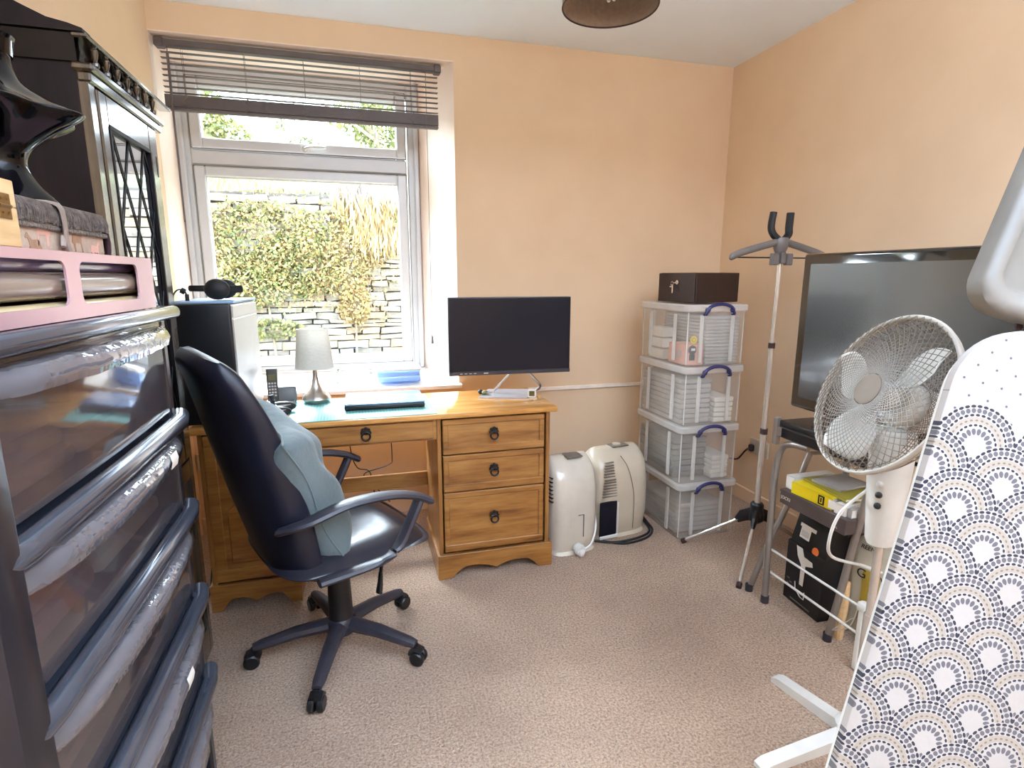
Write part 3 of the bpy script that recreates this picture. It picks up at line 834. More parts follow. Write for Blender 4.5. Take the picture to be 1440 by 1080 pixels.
m.build('raised_panel', M_pine, dd, org=D0)
ring_handle(-0.33, 0.46, dd, 2.256)

# ------------------------------------------------------------------ on the desk
DT = 0.7602
cm = MB().box((0, 0, 0.0012), (0.59, 0.405, 0.0024), 0.0008).build('cutting_mat', M_mat, smooth=False)
cm.location = (0.012, 2.452, DT); cm.rotation_euler = (0, 0, 0.012); tag(cm, 'teal gridded cutting mat lying on the desk', 'mat')
lp = T('laptop', 'closed black laptop with reflected sky coloured into its lid on the teal cutting mat', 'laptop', (0.105, 2.495, DT+0.0026), -0.015)
MB().box((0, 0, 0.013), (0.338, 0.238, 0.020), 0.006, seg=2).build('laptop_base', M_blackp, lp)
MB().box((0, 0, 0.0275), (0.338, 0.238, 0.009), 0.004, seg=2).build('lid', M_laptop, lp, label='lid coloured pale blue as reflected sky')
m = MB()
for sx in (-.15, .15):
    for sy in (-.1, .1): m.cyl((sx, sy, 0), (sx, sy, 0.004), .006, 8)
m.build('rubber_foot', M_blackm, lp)
# table lamp
tl = T('table_lamp', 'table lamp with nickel teardrop base and pale drum shade', 'lamp', (-0.190, 2.612, DT+0.0026))
MB().lathe([(0.050, 0), (0.058, 0.006), (0.062, 0.018), (0.056, 0.032), (0.040, 0.046), (0.026, 0.062), (0.017, 0.085), (0.012, 0.112), (0.010, 0.14), (0.009, 0.19), (0.0, 0.191)], 36).build('base', M_metal, tl)
m = MB(); m.lathe([(0.083, 0.160), (0.0665, 0.332)], 40, cap=False); m.lathe([(0.0815, 0.160), (0.065, 0.332)], 40, cap=False)
m.build('shade', M_shade, tl)
m = MB(); m.torus((0, 0, 0.1605), 0.0825, 0.0016, 40, 6).torus((0, 0, 0.3318), 0.0658, 0.0016, 40, 6)
for k in range(3): m.tube([(0, 0, 0.325), (0.065*math.cos(k*2.1), 0.065*math.sin(k*2.1), 0.330)], 0.0015, 5)
m.cyl((0, 0, .19), (0, 0, .325), .004, 8); m.build('shade_ring', M_shade, tl)
MB().lathe([(0.012, 0.19), (0.013, .215), (.024, .24), (.028, .265), (.02, .29), (0, .298)], 16).build('bulb', M_lampwh, tl)
# cordless phone on its cradle
ph = T('cordless_phone', 'dark cordless phone standing in its grey charging base', 'phone', (-0.345, 2.625, DT), 0.08)
m = MB(); m.box((0.028, 0.005, 0.04), (0.085, 0.03, 0.075), 0.012, seg=3, M=Matrix.Rotation(-0.22, 4, 'X')); m.box((0.0, 0.0, 0.008), (0.12, 0.075, 0.016), 0.006, seg=2)
m.build('charging_base', pm('grey_phone_plastic', (104, 104, 104), rough=0.5), ph, label='grey charging base')
hs = MB(); Mh = Matrix.Translation((-0.028, -0.008, 0.018)) @ Matrix.Rotation(-0.14, 4, 'X')
hs.prism(rrect(0.046, 0.024, 0.010, 4), 0.0, 0.142, 'z', M=Mh); h = hs.build('handset', pm('dark_olive_grey_plastic', (66, 62, 54), rough=0.5), ph)
MB().box((0, -0.0124, 0.105), (0.032, 0.001, 0.026), 0, M=Mh).build('display', M_lcd, h, smooth=False)
km = MB()
for r in range(5):
    for c in range(3): km.box(((c-1)*0.0115, -0.0128, 0.078-r*0.0135), (0.0085, 0.002, 0.008), 0.001, M=Mh)
km.build('keypad', M_greypaper, h)
# game controller-like gadget
gc = T('game_controller', 'black twin-grip gadget with a pale rim beside the phone', 'controller', (-0.335, 2.40, DT), 0.12)
m = MB()
for dx, dy in ((0.0, -0.045), (0.02, 0.05)):
    m.ball((dx, dy, 0.024), 0.03, 16, sc=(2.0, .85, .8))
m.build('grip', M_blackp, gc)
for dx, dy in ((0.0, -0.045), (0.02, 0.05)): MB().torus((dx/1.9, dy/.95, 0.034), 0.024, 0.0022, 28, 6, M=Matrix.Diagonal((1.9, .95, 1, 1))).build('rim', M_metal, gc, label='pale silver rim')
m = MB(); m.box((-0.02, 0, 0.03), (0.05, 0.08, 0.022), 0.008, seg=2); m.box((-0.03, 0.01, 0.048), (.03, .05, .014), .005); m.build('bridge', M_white, gc, label='white middle section')
m = MB(); m.cyl((-0.012, 0.012, 0.04), (-0.012, 0.012, 0.062), .01, 12); m.cyl((-0.012, 0.012, 0.062), (-0.016, 0.014, 0.085), .008, 12, r2=.012); m.build('thumb_stick', M_greyplas, gc)
# PC tower
pc = T('computer_tower', 'tall black fronted computer tower on the left end of the desk', 'computer', (-0.545, 2.495, DT), -0.06)
m = MB(); m.b2(-0.112, 0.112, -0.205, 0.185, 0.012, 0.462, 0.008, seg=2); m.build('case', M_pcside, pc)
MB().b2(-0.112, 0.113, -0.222, -0.200, 0.008, 0.464, 0.008, seg=3).build('front_panel', M_blackp, pc, label='plain black front panel')
MB().b2(0.1115, 0.1150, -0.198, 0.180, 0.025, 0.405, 0.001).build('side_panel', M_pcside, pc)
MB().b2(0.1115, 0.1155, -0.198, 0.180, 0.412, 0.455, 0.001).build('side_trim', M_pcside, pc)
m = MB()
for sx in (-.09, .09):
    for sy in (-.18, .16): m.cyl((sx, sy, 0), (sx, sy, .014), .014, 10)
m.build('rubber_foot', M_blackm, pc)
fl = MB().box((0, 0, 0.004), (0.225, 0.38, 0.008), 0.002).build('blue_folder', M_lightblue); fl.location = (-0.54, 2.49, DT+0.4645); fl.rotation_euler = (0, 0, -0.05)
tag(fl, 'flat pale blue folder lying on top of the computer tower', 'folder')
hp = T('headphones', 'black headphones lying on top of the computer tower', 'headphones', (-0.505, 2.40, DT+0.473))
m = MB(); m.ball((0, -0.03, 0.042), 0.04, 20, sc=(1.15, .55, 1.0)); m.build('ear_cup', M_blackm, hp)
m = MB(); m.ball((0.012, 0.05, 0.042), 0.04, 20, sc=(1.1, .5, .95)); m.build('ear_cup', M_blackm, hp)
pts = [(-0.015, -0.03, .045), (-0.07, -0.025, .045), (-0.10, 0.0, .045), (-0.085, 0.04, .045), (-0.02, 0.055, .045)]
m = MB(); m.tube(smooth_path(pts, 6), 0.012, 8, flat=(1.0, .5)); m.box((0.062, -.01, .042), (.05, .014, .026), .004); m.build('headband', M_blackm, hp)
eb = T('earphone_cable', 'short black earphone lead looped on the left of the computer tower top', 'cable', (-0.625, 2.36, DT+0.472))
m = MB(); m.tube(smooth_path([(-0.03, 0, 0.002), (-.026, 0, .025), (-.01, 0, .042), (.01, 0, .038), (.018, 0, .02)], 5), .003, 6); m.build('lead', M_blackm, eb)
m = MB(); m.cyl((0.0, 0, .041), (.012, 0, .034), .011, 10); m.cyl((.018, 0, .001), (.018, 0, .026), .007, 10); m.build('ear_bud', M_blackm, eb)

# monitor
MO = (0.705, 2.53, DT)
mo = T('monitor', 'black flat monitor on a V shaped metal stand at the right of the desk', 'monitor', MO, -0.045)
MB().b2(-0.297, 0.297, 0.0, 0.022, 0.105, 0.470, 0.004, seg=2).build('casing', M_blackp, mo)
MB().b2(-0.292, 0.292, -0.0015, 0.001, 0.125, 0.465).build('screen', M_screen, mo, smooth=False, label='dark switched-off screen')
cb = MB().b2(-0.297, 0.297, -0.004, 0.003, 0.104, 0.122, 0.002).build('chin_bar', M_greyplas, mo)
m = MB()
for i in range(4): m.box((-0.24+0.022*i, -0.0045, 0.113), (0.012, 0.001, 0.003))
m.box((-0.122, -0.0045, 0.113), (0.022, .001, .005)); m.build('badge_mark', M_greypaper, cb)
m = MB()
m.tube(smooth_path([(0.04, 0.03, 0.14), (-0.075, 0.05, 0.015), (-0.11, 0.06, 0.006)], 5), 0.007, 8)
m.tube(smooth_path([(0.06, 0.03, 0.14), (0.145, 0.035, 0.05), (0.158, 0.045, 0.028), (0.150, 0.055, 0.012), (0.125, 0.06, 0.008)], 5), 0.007, 8)
m.box((0.05, 0.03, 0.145), (0.10, 0.02, 0.06), .006)
m.build('stand_arm', M_metal, mo)
MB().prism([(-0.165, -0.04), (0.055, -0.10), (0.155, 0.09), (-0.085, 0.14)], 0.0, 0.006, 'z').build('stand_base', pm('silver_plate', (176, 174, 178), rough=0.35, metal=0.6), mo, smooth=False)
ck = T('desk_clock', 'small white square clock with an olive display in front of the monitor stand', 'clock', (0.787, 2.452, DT), -0.35)
MB().prism(rrect(0.040, 0.040, 0.009, 4), -0.008, 0.010, 'y', M=Matrix.Translation((0, 0, 0.0205))).build('clock_body', M_white, ck)
MB().b2(-0.0125, 0.0125, -0.0095, -0.0075, 0.0085, 0.0325).build('clock_face', M_lcd, ck, smooth=False)
ky = T('key_bunch', 'small bunch of keys on the monitor stand plate', 'keys', (0.575, 2.556, DT+0.0065), 0.4)
for i, (a, l) in enumerate(((0.2, .045), (1.5, .04), (-.7, .042))):
    Mk = Matrix.Rotation(a, 4, 'Z') @ Matrix.Translation((0, 0, 0.002+0.0045*i))
    m = MB(); m.cyl((0.012, 0, 0), (0.012, 0, .003), .011, 12, M=Mk); m.box((0.012+l/2, 0, .0015), (l, .006, .003), 0, M=Mk); m.build('key', M_brass if i == 1 else M_chrome, ky)
m = MB(); m.ball((-0.012, 0.008, .012), .012, 10); m.build('key_fob', M_blackm, ky); m = MB(); m.ball((-0.005, -0.012, .01), .010, 10, sc=(1.3, 1, 1)); m.build('key_fob', M_leafg, ky, label='green fob')

# window sill bits
sz = lambda y: 0.733+(y-YB)*(0.039/0.396)
bx = T('lunch_box', 'pale blue plastic box with a white lid on the window sill', 'box', (0.215, 3.15, sz(3.15)+0.004), 0.0)
m = MB(); m.b2(-0.118, 0.118, -0.07, 0.07, 0, 0.066, 0.008, seg=2); m.build('tub', M_ltblue, bx)
m = MB(); m.b2(-0.124, 0.124, -0.076, 0.076, 0.064, 0.076, 0.004).b2(-0.10, .10, -.055, .055, .074, .082, .003); m.build('lid', M_white, bx, label='white lid')
MB().b2(-0.085, 0.075, -0.04, 0.04, 0.0815, 0.083).build('lid_insert', M_paper, bx, smooth=False)
MB().b2(-0.119, .119, -.071, .071, .03, .034, .001).build('rib', M_lightblue, bx)
g1 = T('glass_ornament', 'twisted clear glass ornament on the sill just right of the table lamp', 'ornament', (-0.118, 3.10, sz(3.10)))
m = MB()
for i in range(9):
    t = i*0.8; m.ball((0.010*math.cos(t), 0.010*math.sin(t), .012+.0095*i), .0085, 8)
m.build('glass_twist', M_glassorn, g1); MB().ball((0, 0, .014), .016, 12).build('glass_base', M_glassorn, g1)
g2 = T('glass_ornament', 'tiny clear glass angel ornament in the middle of the sill', 'ornament', (0.068, 3.20, sz(3.20)))
MB().lathe([(.016, 0), (.014, .006), (.007, .022), (.004, .03), (0, .031)], 12).build('glass_skirt', M_glassorn, g2)
m = MB(); m.ball((0, 0, .038), .007, 10); m.box((-.014, 0, .034), (.02, .004, .008), .002, M=Matrix.Rotation(.3, 4, 'Y')); m.box((.014, 0, .034), (.02, .004, .008), .002, M=Matrix.Rotation(-.3, 4, 'Y')); m.build('glass_wings', M_glassorn, g2)
g3 = T('glass_ornament', 'slim clear glass ornament half hidden behind the left of the table lamp', 'ornament', (-0.235, 3.10, sz(3.10)))
m = MB()
for i in range(8): m.ball((0.006*math.cos(i), .006*math.sin(i), .008+.009*i), .007, 8)
m.build('glass_twist', M_glassorn, g3)

# ------------------------------------------------------------------ office chair
CH = T('office_chair', 'black high backed swivel office chair with a blue-grey cushion in front of the desk', 'chair', (-0.105, 1.893, 0), math.radians(24.2))
arms5 = [math.radians(16+72*k) for k in range(5)]
m = MB()
m.lathe([(0.050, 0.075), (0.055, 0.085), (0.052, 0.12), (0.040, 0.135)], 24)
m.build('base_hub', M_greyplas, CH)
for a in arms5:
    Ma = Matrix.Rotation(a, 4, 'Z')
    m = MB(); m.tube([(0.03, 0, 0.105), (0.15, 0, 0.098), (0.265, 0, 0.078), (0.292, 0, 0.073)], [0.030, 0.026, 0.021, 0.016], 10, flat=(0.85, 1.0), M=Ma)
    o = m.build('base_arm', M_greyplas, CH)
    c = MB()
    for s_ in (-1, 1): c.lathe([(0, -.010), (.022, -.010), (.0265, -.005), (.0265, .005), (.022, .010), (0, .010)], 18, M=Ma @ Matrix.Translation((0.300, s_*0.014, 0.0268)) @ Matrix.Rotation(PI/2, 4, 'X'))
    c.tube([(0.292, 0, .030), (0.290, 0, .072)], .011, 8, M=Ma)
    c.tube([(0.272, 0, .040), (0.29, 0, .058), (0.315, 0, .050)], .014, 8, M=Ma, flat=(.6, 1.6))
    c.build('caster', M_blackp, o)
m = MB(); m.lathe([(0.046, 0.12), (0.043, 0.13), (0.038, 0.30), (0.037, 0.405), (0.02, 0.41)], 24); m.build('column', M_blackp, CH)
m = MB(); m.b2(-0.13, 0.12, -0.10, 0.10, 0.392, 0.428, 0.012, seg=2); m.build('seat_plate', M_blackm, CH)
m = MB(); m.tube(smooth_path([(0.06, -0.09, 0.405), (0.075, -0.15, 0.40), (0.085, -0.165, 0.375), (0.082, -0.165, 0.335)], 5), 0.006, 8)
m.tube([(0.082, -0.165, 0.34), (0.078, -0.166, 0.30), (0.072, -0.167, 0.27)], [0.009, 0.013, 0.015], 10, flat=(.7, 1)); m.build('height_lever', M_blackp, CH)
def seatf(cz, top):
    def f(u, v):
        th = 2*PI*u; e = 0.42
        c_, s_ = math.cos(th), math.sin(th)
        x = math.copysign(abs(c_)**e, c_); y = math.copysign(abs(s_)**e, s_)
        r = v
        X = 0.25*x*r+0.01; Y = 0.245*y*r
        if top:
            z = 0.500-0.050*r**6+0.012*math.sin(9*X)*math.cos(8*Y)-0.018*(1-r*r) - (0.025*max(0, X-.15)/.11)
        else:
            z = 0.418+0.006*math.sin(4*th)*r + 0.022*r**4
        return (X, Y, z)
    return f
m = MB(); m.grid(seatf(0, True), 48, 14, wrapu=True); m.grid(seatf(0, False), 48, 8, wrapu=True)
m.grid(lambda u, v: (lambda a, b: (a[0]+(b[0]-a[0])*v+0.012*math.sin(PI*v)*a[0]/.25, a[1]+(b[1]-a[1])*v+.012*math.sin(PI*v)*a[1]/.25, a[2]+(b[2]-a[2])*v))(seatf(0, True)(u, 1), seatf(0, False)(u, 1)), 48, 6, wrapu=True)
m.build('seat', M_seat, CH, weld=True, angle=50)
# backrest: thick padded shell leaning back with wings curving forward
def backf(side):
    def f(u, v):
        t = v; z = 0.415+0.690*t
        s_c = -0.200-0.10*t-0.085*t*t
        w = 0.232*(1-0.06*math.cos(PI*t))*(1 if t < .72 else 1-0.16*((t-.72)/.28)**2.4)
        th = 0.046+0.020*math.sin(PI*min(1, t*1.15))
        if t > .93: th *= 1-((t-.93)/.07)**2*0.75
        if t < .07: th *= 1-((.07-t)/.07)**2*0.6
        a = 2*PI*u
        c_, s_ = math.cos(a), math.sin(a); e = 0.6
        lat = w*math.copysign(abs(c_)**e, c_)
        dep = th*math.copysign(abs(s_)**e, s_)
        wing = 0.070*(abs(lat)/0.23)**2.4*(1-0.45*t)
        return (s_c+dep+wing, lat, z+0.02*t*(1-(lat/w)**2 if w else 0))
    return f
m = MB(); bf = backf(1); m.grid(bf, 44, 40, wrapu=True)
m.add([bf(i/44, 0) for i in range(44)], [tuple(range(44))]); m.add([bf(i/44, 1) for i in range(44)], [tuple(range(44))])
m.build('backrest', M_navy, CH, weld=True, angle=60)
for s_ in (-1, 1):
    y = 0.275*s_
    top = smooth_path([(-0.235, y*0.72, 0.600), (-0.185, y*.94, 0.630), (-0.06, y, 0.662), (0.07, y, 0.655), (0.16, y, 0.630), (0.215, y, 0.600)], 6)
    m = MB(); m.tube(top, 0.017, 10, flat=(0.75, 1.75), up=(0, 0, 1))
    post = smooth_path([(0.175, y, 0.612), (0.145, y, 0.555), (0.105, y, 0.487), (0.06, y, 0.45), (0.0, y*.97, 0.438), (-0.16, y*.95, 0.436)], 6)
    m.tube(post, 0.016, 10, flat=(0.85, 1.5), up=(0.8, 0, 0.6))
    m.build('armrest', M_greyplas, CH)
# cushion leaning against the backrest
CU = T('cushion', 'square blue-grey cotton cushion propped against the chair backrest', 'cushion', (0, 0, 0))
CU.matrix_world = CH.matrix_basis @ axes((-0.132, -0.045, 0.690), (0.05, 0.985, 0.16), (-0.37, -0.13, 0.92), (0.92, -0.10, 0.36))
def pill(sgn):
    def f(u, v):
        a, b = 2*u-1, 2*v-1
        X = 0.205*a*(1-0.10*(1-b*b)); Y = 0.240*b*(1-0.10*(1-a*a))
        k = max(0, (1-a**4))**.55*max(0, (1-b**4))**.55
        z = sgn*0.092*k*(1+0.13*math.sin(7*a+3*b)*math.sin(5*b-2*a))+0.012*math.sin(5*a+1)*math.sin(4*b)
        return (X, Y, z)
    return f
m = MB(); m.grid(pill(1), 33, 33); m.grid(pill(-1), 33, 33); m.build('cover', M_cush, CU, weld=True, angle=80)
m = MB(); per = [pill(1)(i/20, 0) for i in range(20)]+[pill(1)(1, i/20) for i in range(20)]+[pill(1)(1-i/20, 1) for i in range(20)]+[pill(1)(0, 1-i/20) for i in range(20)]
m.tube(per, 0.003, 6, closed=True); m.build('seam', M_cush, CU)

# ------------------------------------------------------------------ plastic drawer tower, near left
TY0, TY1, TX0, TXF = 0.670, 1.365, -0.815, -0.395
tw = T('drawer_tower', 'tall smoked plastic drawer tower in the left foreground', 'drawers', (-0.605, 1.015, 0))
to = tuple(tw.location)
m = MB(); m.b2(TX0, TXF+0.024, TY0-0.03, TY0+0.032, 0.03, 1.235, 0.01, seg=2).b2(TX0, TXF-0.004, TY1-0.03, TY1, 0.03, 1.235, 0.006).b2(TX0, TX0+0.012, TY0, TY1, 0.03, 1.235)
m.build('side_frame', M_frame, tw, org=to)
m = MB(); m.b2(TX0, TXF+0.028, TY0-0.012, TY1+0.008, 1.235, 1.262, 0.012, seg=3); m.build('top_lid', M_rail, tw, org=to)
m = MB(); m.b2(TX0, TXF+0.016, TY0-0.01, TY1+0.006, 0.0, 0.045, 0.012, seg=3); m.build('foot_plinth', M_frame, tw, org=to)
rails = [1.235, 1.030, 0.815, 0.600, 0.385, 0.165]
ND = 24
for i in range(5):
    zt, zb = rails[i], rails[i+1]
    if i > 0:
        m = MB(); m.tube([(TXF+0.004, TY0-0.004, zt-0.018), (TXF+0.012, TY0+0.05, zt-0.018), (TXF+0.014, (TY0+TY1)/2, zt-0.018), (TXF+0.012, TY1-0.04, zt-0.018), (TXF+0.002, TY1+0.006, zt-0.014)], 0.0185, 14)
        m.b2(TX0+.012, TXF+0.004, TY0+0.02, TY1-0.02, zt-0.032, zt-0.016)
        m.build('rail', M_rail, tw, org=to)
    top = zt-0.002 if i == 0 else zt-0.040
    def bow(y, k=1.0):
        t = (y-TY0-0.03)/(TY1-TY0-0.06); return 0.016*k*(1-(2*t-1)**2)
    m = MB()
    ys = [TY0+0.033+(TY1-TY0-0.066)*j/ND for j in range(ND+1)]
    m.grid(lambda u, v: (TXF-0.006+bow(TY0+0.033+(TY1-TY0-0.066)*u)*(0.35+0.65*v), TY0+0.033+(TY1-TY0-0.066)*u, zb+0.004+(top-zb-0.004)*v), ND+1, 6)
    dr = m.build('drawer', M_smoke, tw, org=to)
    m = MB(); m.b2(TX0+0.03, TXF-0.012, TY0+0.034, TY1-0.034, zb+0.006, zb+0.010); m.build('drawer_floor', M_frame, dr, org=to, smooth=False)
    # lipped handle along the top of the drawer
    lz = top-0.018 if i > 0 else zt-0.030
    prof = [(0.000, 0.019), (0.014, 0.020), (0.026, 0.012), (0.030, 0.000), (0.026, -0.016), (0.022, -0.017), (0.024, 0.0), (0.018, 0.010), (0.0, 0.012)]
    def lipf(u, v, lz=lz):
        k = v*(len(prof)-1); a = int(min(k, len(prof)-2)); f = k-a
        px = prof[a][0]+(prof[a+1][0]-prof[a][0])*f; pz = prof[a][1]+(prof[a+1][1]-prof[a][1])*f
        y = TY0+0.033+(TY1-TY0-0.066)*u
        e = min(1.0, min(u, 1-u)*9)**.5
        return (TXF-0.008+bow(y, 1.6)+px*(0.25+.75*e), y, lz+pz*(0.8+.2*e)+0.0010*math.sin(y*61+i)*math.sin(y*23))
    m = MB(); m.grid(lipf, 60, 17); m.build('lip_handle', M_lip, dr, org=to, angle=60)
    if i in (1, 3):
        y = 1.17 if i == 1 else 1.10
        m = MB(); m.grid(lambda u, v: (TXF+0.0235+bow(y, 1.6)-0.003*abs(2*v-1), y-0.02+0.04*u, lz-0.013+0.028*v), 4, 5)
        m.build('paper_label', M_paper, dr, org=to, label='white sticky label')
    fx = [(0.30, 0.70, 0.065), (0.75, 0.52, 0.05)]
    for j in range(2):
        y0, y1 = (TY0+0.05, 1.0) if j == 0 else (1.02, TY1-0.05)
        hgt = r2.uniform(0.07, 0.14)
        lab = {0: ('front', 'nearest the camera'), 1: ('rear', 'nearest the desk')}[j][1]
        q = T('folded_cloth', 'folded cloth inside drawer %s from the top of the smoked tower, half %s' % (('one', 'two', 'three', 'four', 'five')[i], lab), 'cloth', ((TX0+TXF)/2, (y0+y1)/2, zb+0.010), group='cloths in the smoked drawers')
        mm = MB()
        k = 3
        for l in range(k):
            mm.b2(-0.16+0.01*l, 0.17-0.008*l, -(y1-y0)/2+.01*l, (y1-y0)/2-.012*l, hgt/k*l, hgt/k*(l+.93), 0.012, seg=2)
        mm.build('fold', M_fold[(i*2+j) % 4], q)

# rose foil box of vinyl rolls on the tower
PX0, PXF, PY0, PY1, PZ0, PZ1 = -0.66, -0.385, 0.56, 1.275, 1.2635, 1.358
pb = T('roll_rack', 'rose foil card box with cut-out windows holding vinyl rolls on the drawer tower', 'box', (-0.52, 0.92, PZ0))
po = tuple(pb.location)
m = MB()
m.b2(PX0, PXF-0.002, PY0, PY1, PZ0, PZ0+0.003).b2(PX0, PXF-.002, PY0, PY1, PZ1-0.003, PZ1).b2(PX0, PX0+.003, PY0, PY1, PZ0, PZ1).b2(PX0, PXF-.002, PY0, PY0+.003, PZ0, PZ1).b2(PX0, PXF-.002, PY1-.003, PY1, PZ0, PZ1)
m.build('box_shell', M_pink, pb, org=po, smooth=False)
wins = [(0.60, 0.925), (0.966, 1.195)]
def facewin(mb):
    # front face as strips round rounded cut-outs
    z0, z1 = PZ0+0.020, PZ1-0.013
    edges = [PY0, wins[0][0], wins[0][1], wins[1][0], wins[1][1], PY1]
    mb.b2(PXF-.003, PXF, PY0, PY1, PZ0, z0).b2(PXF-.003, PXF, PY0, PY1, z1, PZ1)
    for a, b in ((edges[0], edges[1]), (edges[2], edges[3]), (edges[4], edges[5])): mb.b2(PXF-.003, PXF, a, b, z0, z1)
    r = 0.014
    for a, b in wins:
        for cy, cz, sy, sz_ in ((a, z0, 1, 1), (b, z0, -1, 1), (a, z1, 1, -1), (b, z1, -1, -1)):
            poly = [(cy, cz)]+[(cy+sy*(r-r*math.sin(PI/2*i/6)), cz+sz_*(r-r*math.cos(PI/2*i/6))) for i in range(7)]
            mb.prism(poly, PXF-.003, PXF, 'x')
m = MB(); facewin(m); m.build('front_face', M_pink, pb, org=po, smooth=False)
for k, (mt, x, z, nm) in enumerate(((M_roll, -0.412, 1.311, 'brown'), (M_rollp, -0.420, 1.3405, 'purple'), (M_rollc, -0.408, 1.2775, 'cream'))):
    r_ = {0: .019, 1: .0125, 2: .0105}[k]
    q = MB().cyl((0, PY0+0.01-0.9, 0), (0, PY1-0.02-0.9, 0), r_, 20).build('vinyl_roll', mt); q.location = (x, 0.9, z)
    tag(q, '%s vinyl roll lying %s inside the rose foil box' % (nm, ('in the middle', 'at the top', 'at the bottom')[k]), 'roll', 'rolls in the rose foil box')

# tapestry bag with fringe
bg = T('tapestry_bag', 'beige tapestry bag printed with tan horses, fringed lid, on the rose foil box', 'bag', (-0.53, 1.10, PZ1+0.0005))
b0 = tuple(bg.location)
BXF, BY0, BY1, BZ0, BZ1 = -0.455, 0.84, 1.262, PZ1+0.001, 1.432
m = MB(); m.b2(-0.62, BXF, BY0, BY1, BZ0, BZ1-0.004, 0.008, seg=2); m.build('bag_body', M_wovn, bg, org=b0)
m = MB(); m.b2(-0.626, BXF+0.006, BY0-0.006, BY1+0.004, BZ1-0.026, BZ1+0.006, 0.008, seg=2)
m.build('fringe_lid', M_fringe, bg, org=b0, label='brown-grey fringed lid')
fr_ = MB()
for i in range(90):
    y = BY0+(BY1-BY0)*(i+.5)/90
    fr_.tube([(BXF+.005, y, BZ1-.002), (BXF+.0085, y+r2.uniform(-.002, .002), BZ1-.012), (BXF+.008, y+r2.uniform(-.003, .003), BZ1-.026-r2.uniform(0, .004))], .0016, 4)
fr_.build('fringe', M_fringe, bg, org=b0, kind='stuff')
m = MB(); m.b2(BXF-.001, BXF+.0065, BY0, BY1, BZ1-.038, BZ1-.029, .002); m.build('braid', M_braid, bg, org=b0)
m = MB(); m.tube(smooth_path([(BXF-.05, 1.075, BZ1+.006), (BXF+.006, 1.075, BZ1+.004), (BXF+.013, 1.08, BZ1-.02), (BXF+.010, 1.087, BZ1-.052), (BXF+.008, 1.098, BZ1-.068)], 5), .008, 8, flat=(.45, 1.3)); m.tube([(BXF+.009, 1.08, BZ1-.045), (BXF+.011, 1.07, BZ1-.062)], .004, 6)
m.build('strap', M_strap, bg, org=b0)
def horse(y, z, s, mt, flip=1):
    P = [(-.5, .12), (-.44, .30), (-.2, .33), (.12, .30), (.3, .42), (.42, .58), (.5, .56), (.62, .40), (.56, .34), (.44, .38), (.36, .18), (.34, .0), (.40, -.45), (.33, -.45), (.26, -.05), (-.22, -.04), (-.30, -.2), (-.26, -.45), (-.34, -.45), (-.42, -.1), (-.56, -.05)]
    mm = MB(); mm.prism([(y+flip*p*s, z+q*s) for p, q in P], BXF-.0005, BXF+.0009, 'x')
    mm.build('horse_motif', mt, bg, org=b0, smooth=False)
horse(1.035, 1.388, .042, M_pinkpap, -1); horse(1.008, 1.366, .036, M_tan, -1); horse(1.15, 1.382, .038, M_tan); horse(1.215, 1.368, .034, M_pinkpap); horse(0.93, 1.385, .04, M_tan)
ts = T('bead_tassel', 'dark red beaded tassel hanging from the right end of the tapestry bag', 'tassel', (BXF-.01, BY1+.012, BZ1-.012))
for k, (dy, dx, L) in enumerate(((0, .008, .072), (.014, .002, .055), (.024, -.006, .066))):
    m = MB(); m.tube(smooth_path([(dx, dy*.3, 0), (dx+.004, dy, -.02), (dx, dy+.004*k, -L)], 4), [.0025]*5+[.0045]*4, 6)
    for q in range(4): m.ball((dx+.002, dy+.002, -.012-.012*q), .0048, 8)
    m.build('bead_strand', M_tassel, ts)
# plywood box with hinge
pw = T('plywood_box', 'small pale plywood box with brass hinge on the rose foil box', 'box', (-0.412, 0.775, PZ1+0.0005))
m = MB(); m.b2(-.045, .022, -.16, .063, 0, .046, .001).b2(-.045, .022, -.16, .063, .047, .078, .001); m.build('box_body', M_plywood, pw, smooth=False)
m = MB()
for z in (.0385, .0545): m.box((.0228, .036, z), (.0016, .024, .013), .0004)
m.cyl((.0235, .024, .0465), (.0235, .048, .0465), .0022, 8)
for z in (.0385, .0545):
    for y in (.030, .042): m.ball((.0238, y, z), .0016, 6)
m.build('brass_hinge', M_brass, pw)
m = MB(); m.torus((.0228, -.004, .032), .012, .003, 24, 6, T=Matrix.Rotation(PI/2, 3, 'Y')); m.cyl((.022, -.004, .032), (.0232, -.004, .032), .009, 16); m.build('round_badge', M_blackp, pw, label='round black ring badge')
# black glazed vase
va = T('black_vase', 'glossy black vase with flared pointed shoulders and a pinched waist on the tapestry bag', 'vase', (-0.555, 1.14, BZ1+0.0065))
VP = smooth_path([(0.078, 0, 0.0), (0.080, 0, .006), (.058, 0, .036), (.046, 0, .062), (.052, 0, .086), (.080, 0, .112), (.112, 0, .134), (.126, 0, .146), (.118, 0, .152), (.088, 0, .166), (.058, 0, .188), (.046, 0, .214), (.046, 0, .240), (.054, 0, .258)], 4)
def vasef(u, v):
    k = v*(len(VP)-1); i = int(min(k, len(VP)-2)); f = k-i
    r = VP[i].x+(VP[i+1].x-VP[i].x)*f; z = VP[i].z+(VP[i+1].z-VP[i].z)*f
    a = 2*PI*u; r *= 1+0.10*math.cos(6*a)*min(1, max(0, (r-.05)/.06))
    return (r*math.cos(a), r*math.sin(a), z)
m = MB(); m.grid(vasef, 72, len(VP), wrapu=True); m.add([vasef(i/72, 0) for i in range(72)], [tuple(range(72))])
m.lathe([(.052, .256), (.048, .23), (0, .22)], 24)
m.build('glazed_body', M_vase, va, weld=True, angle=50)

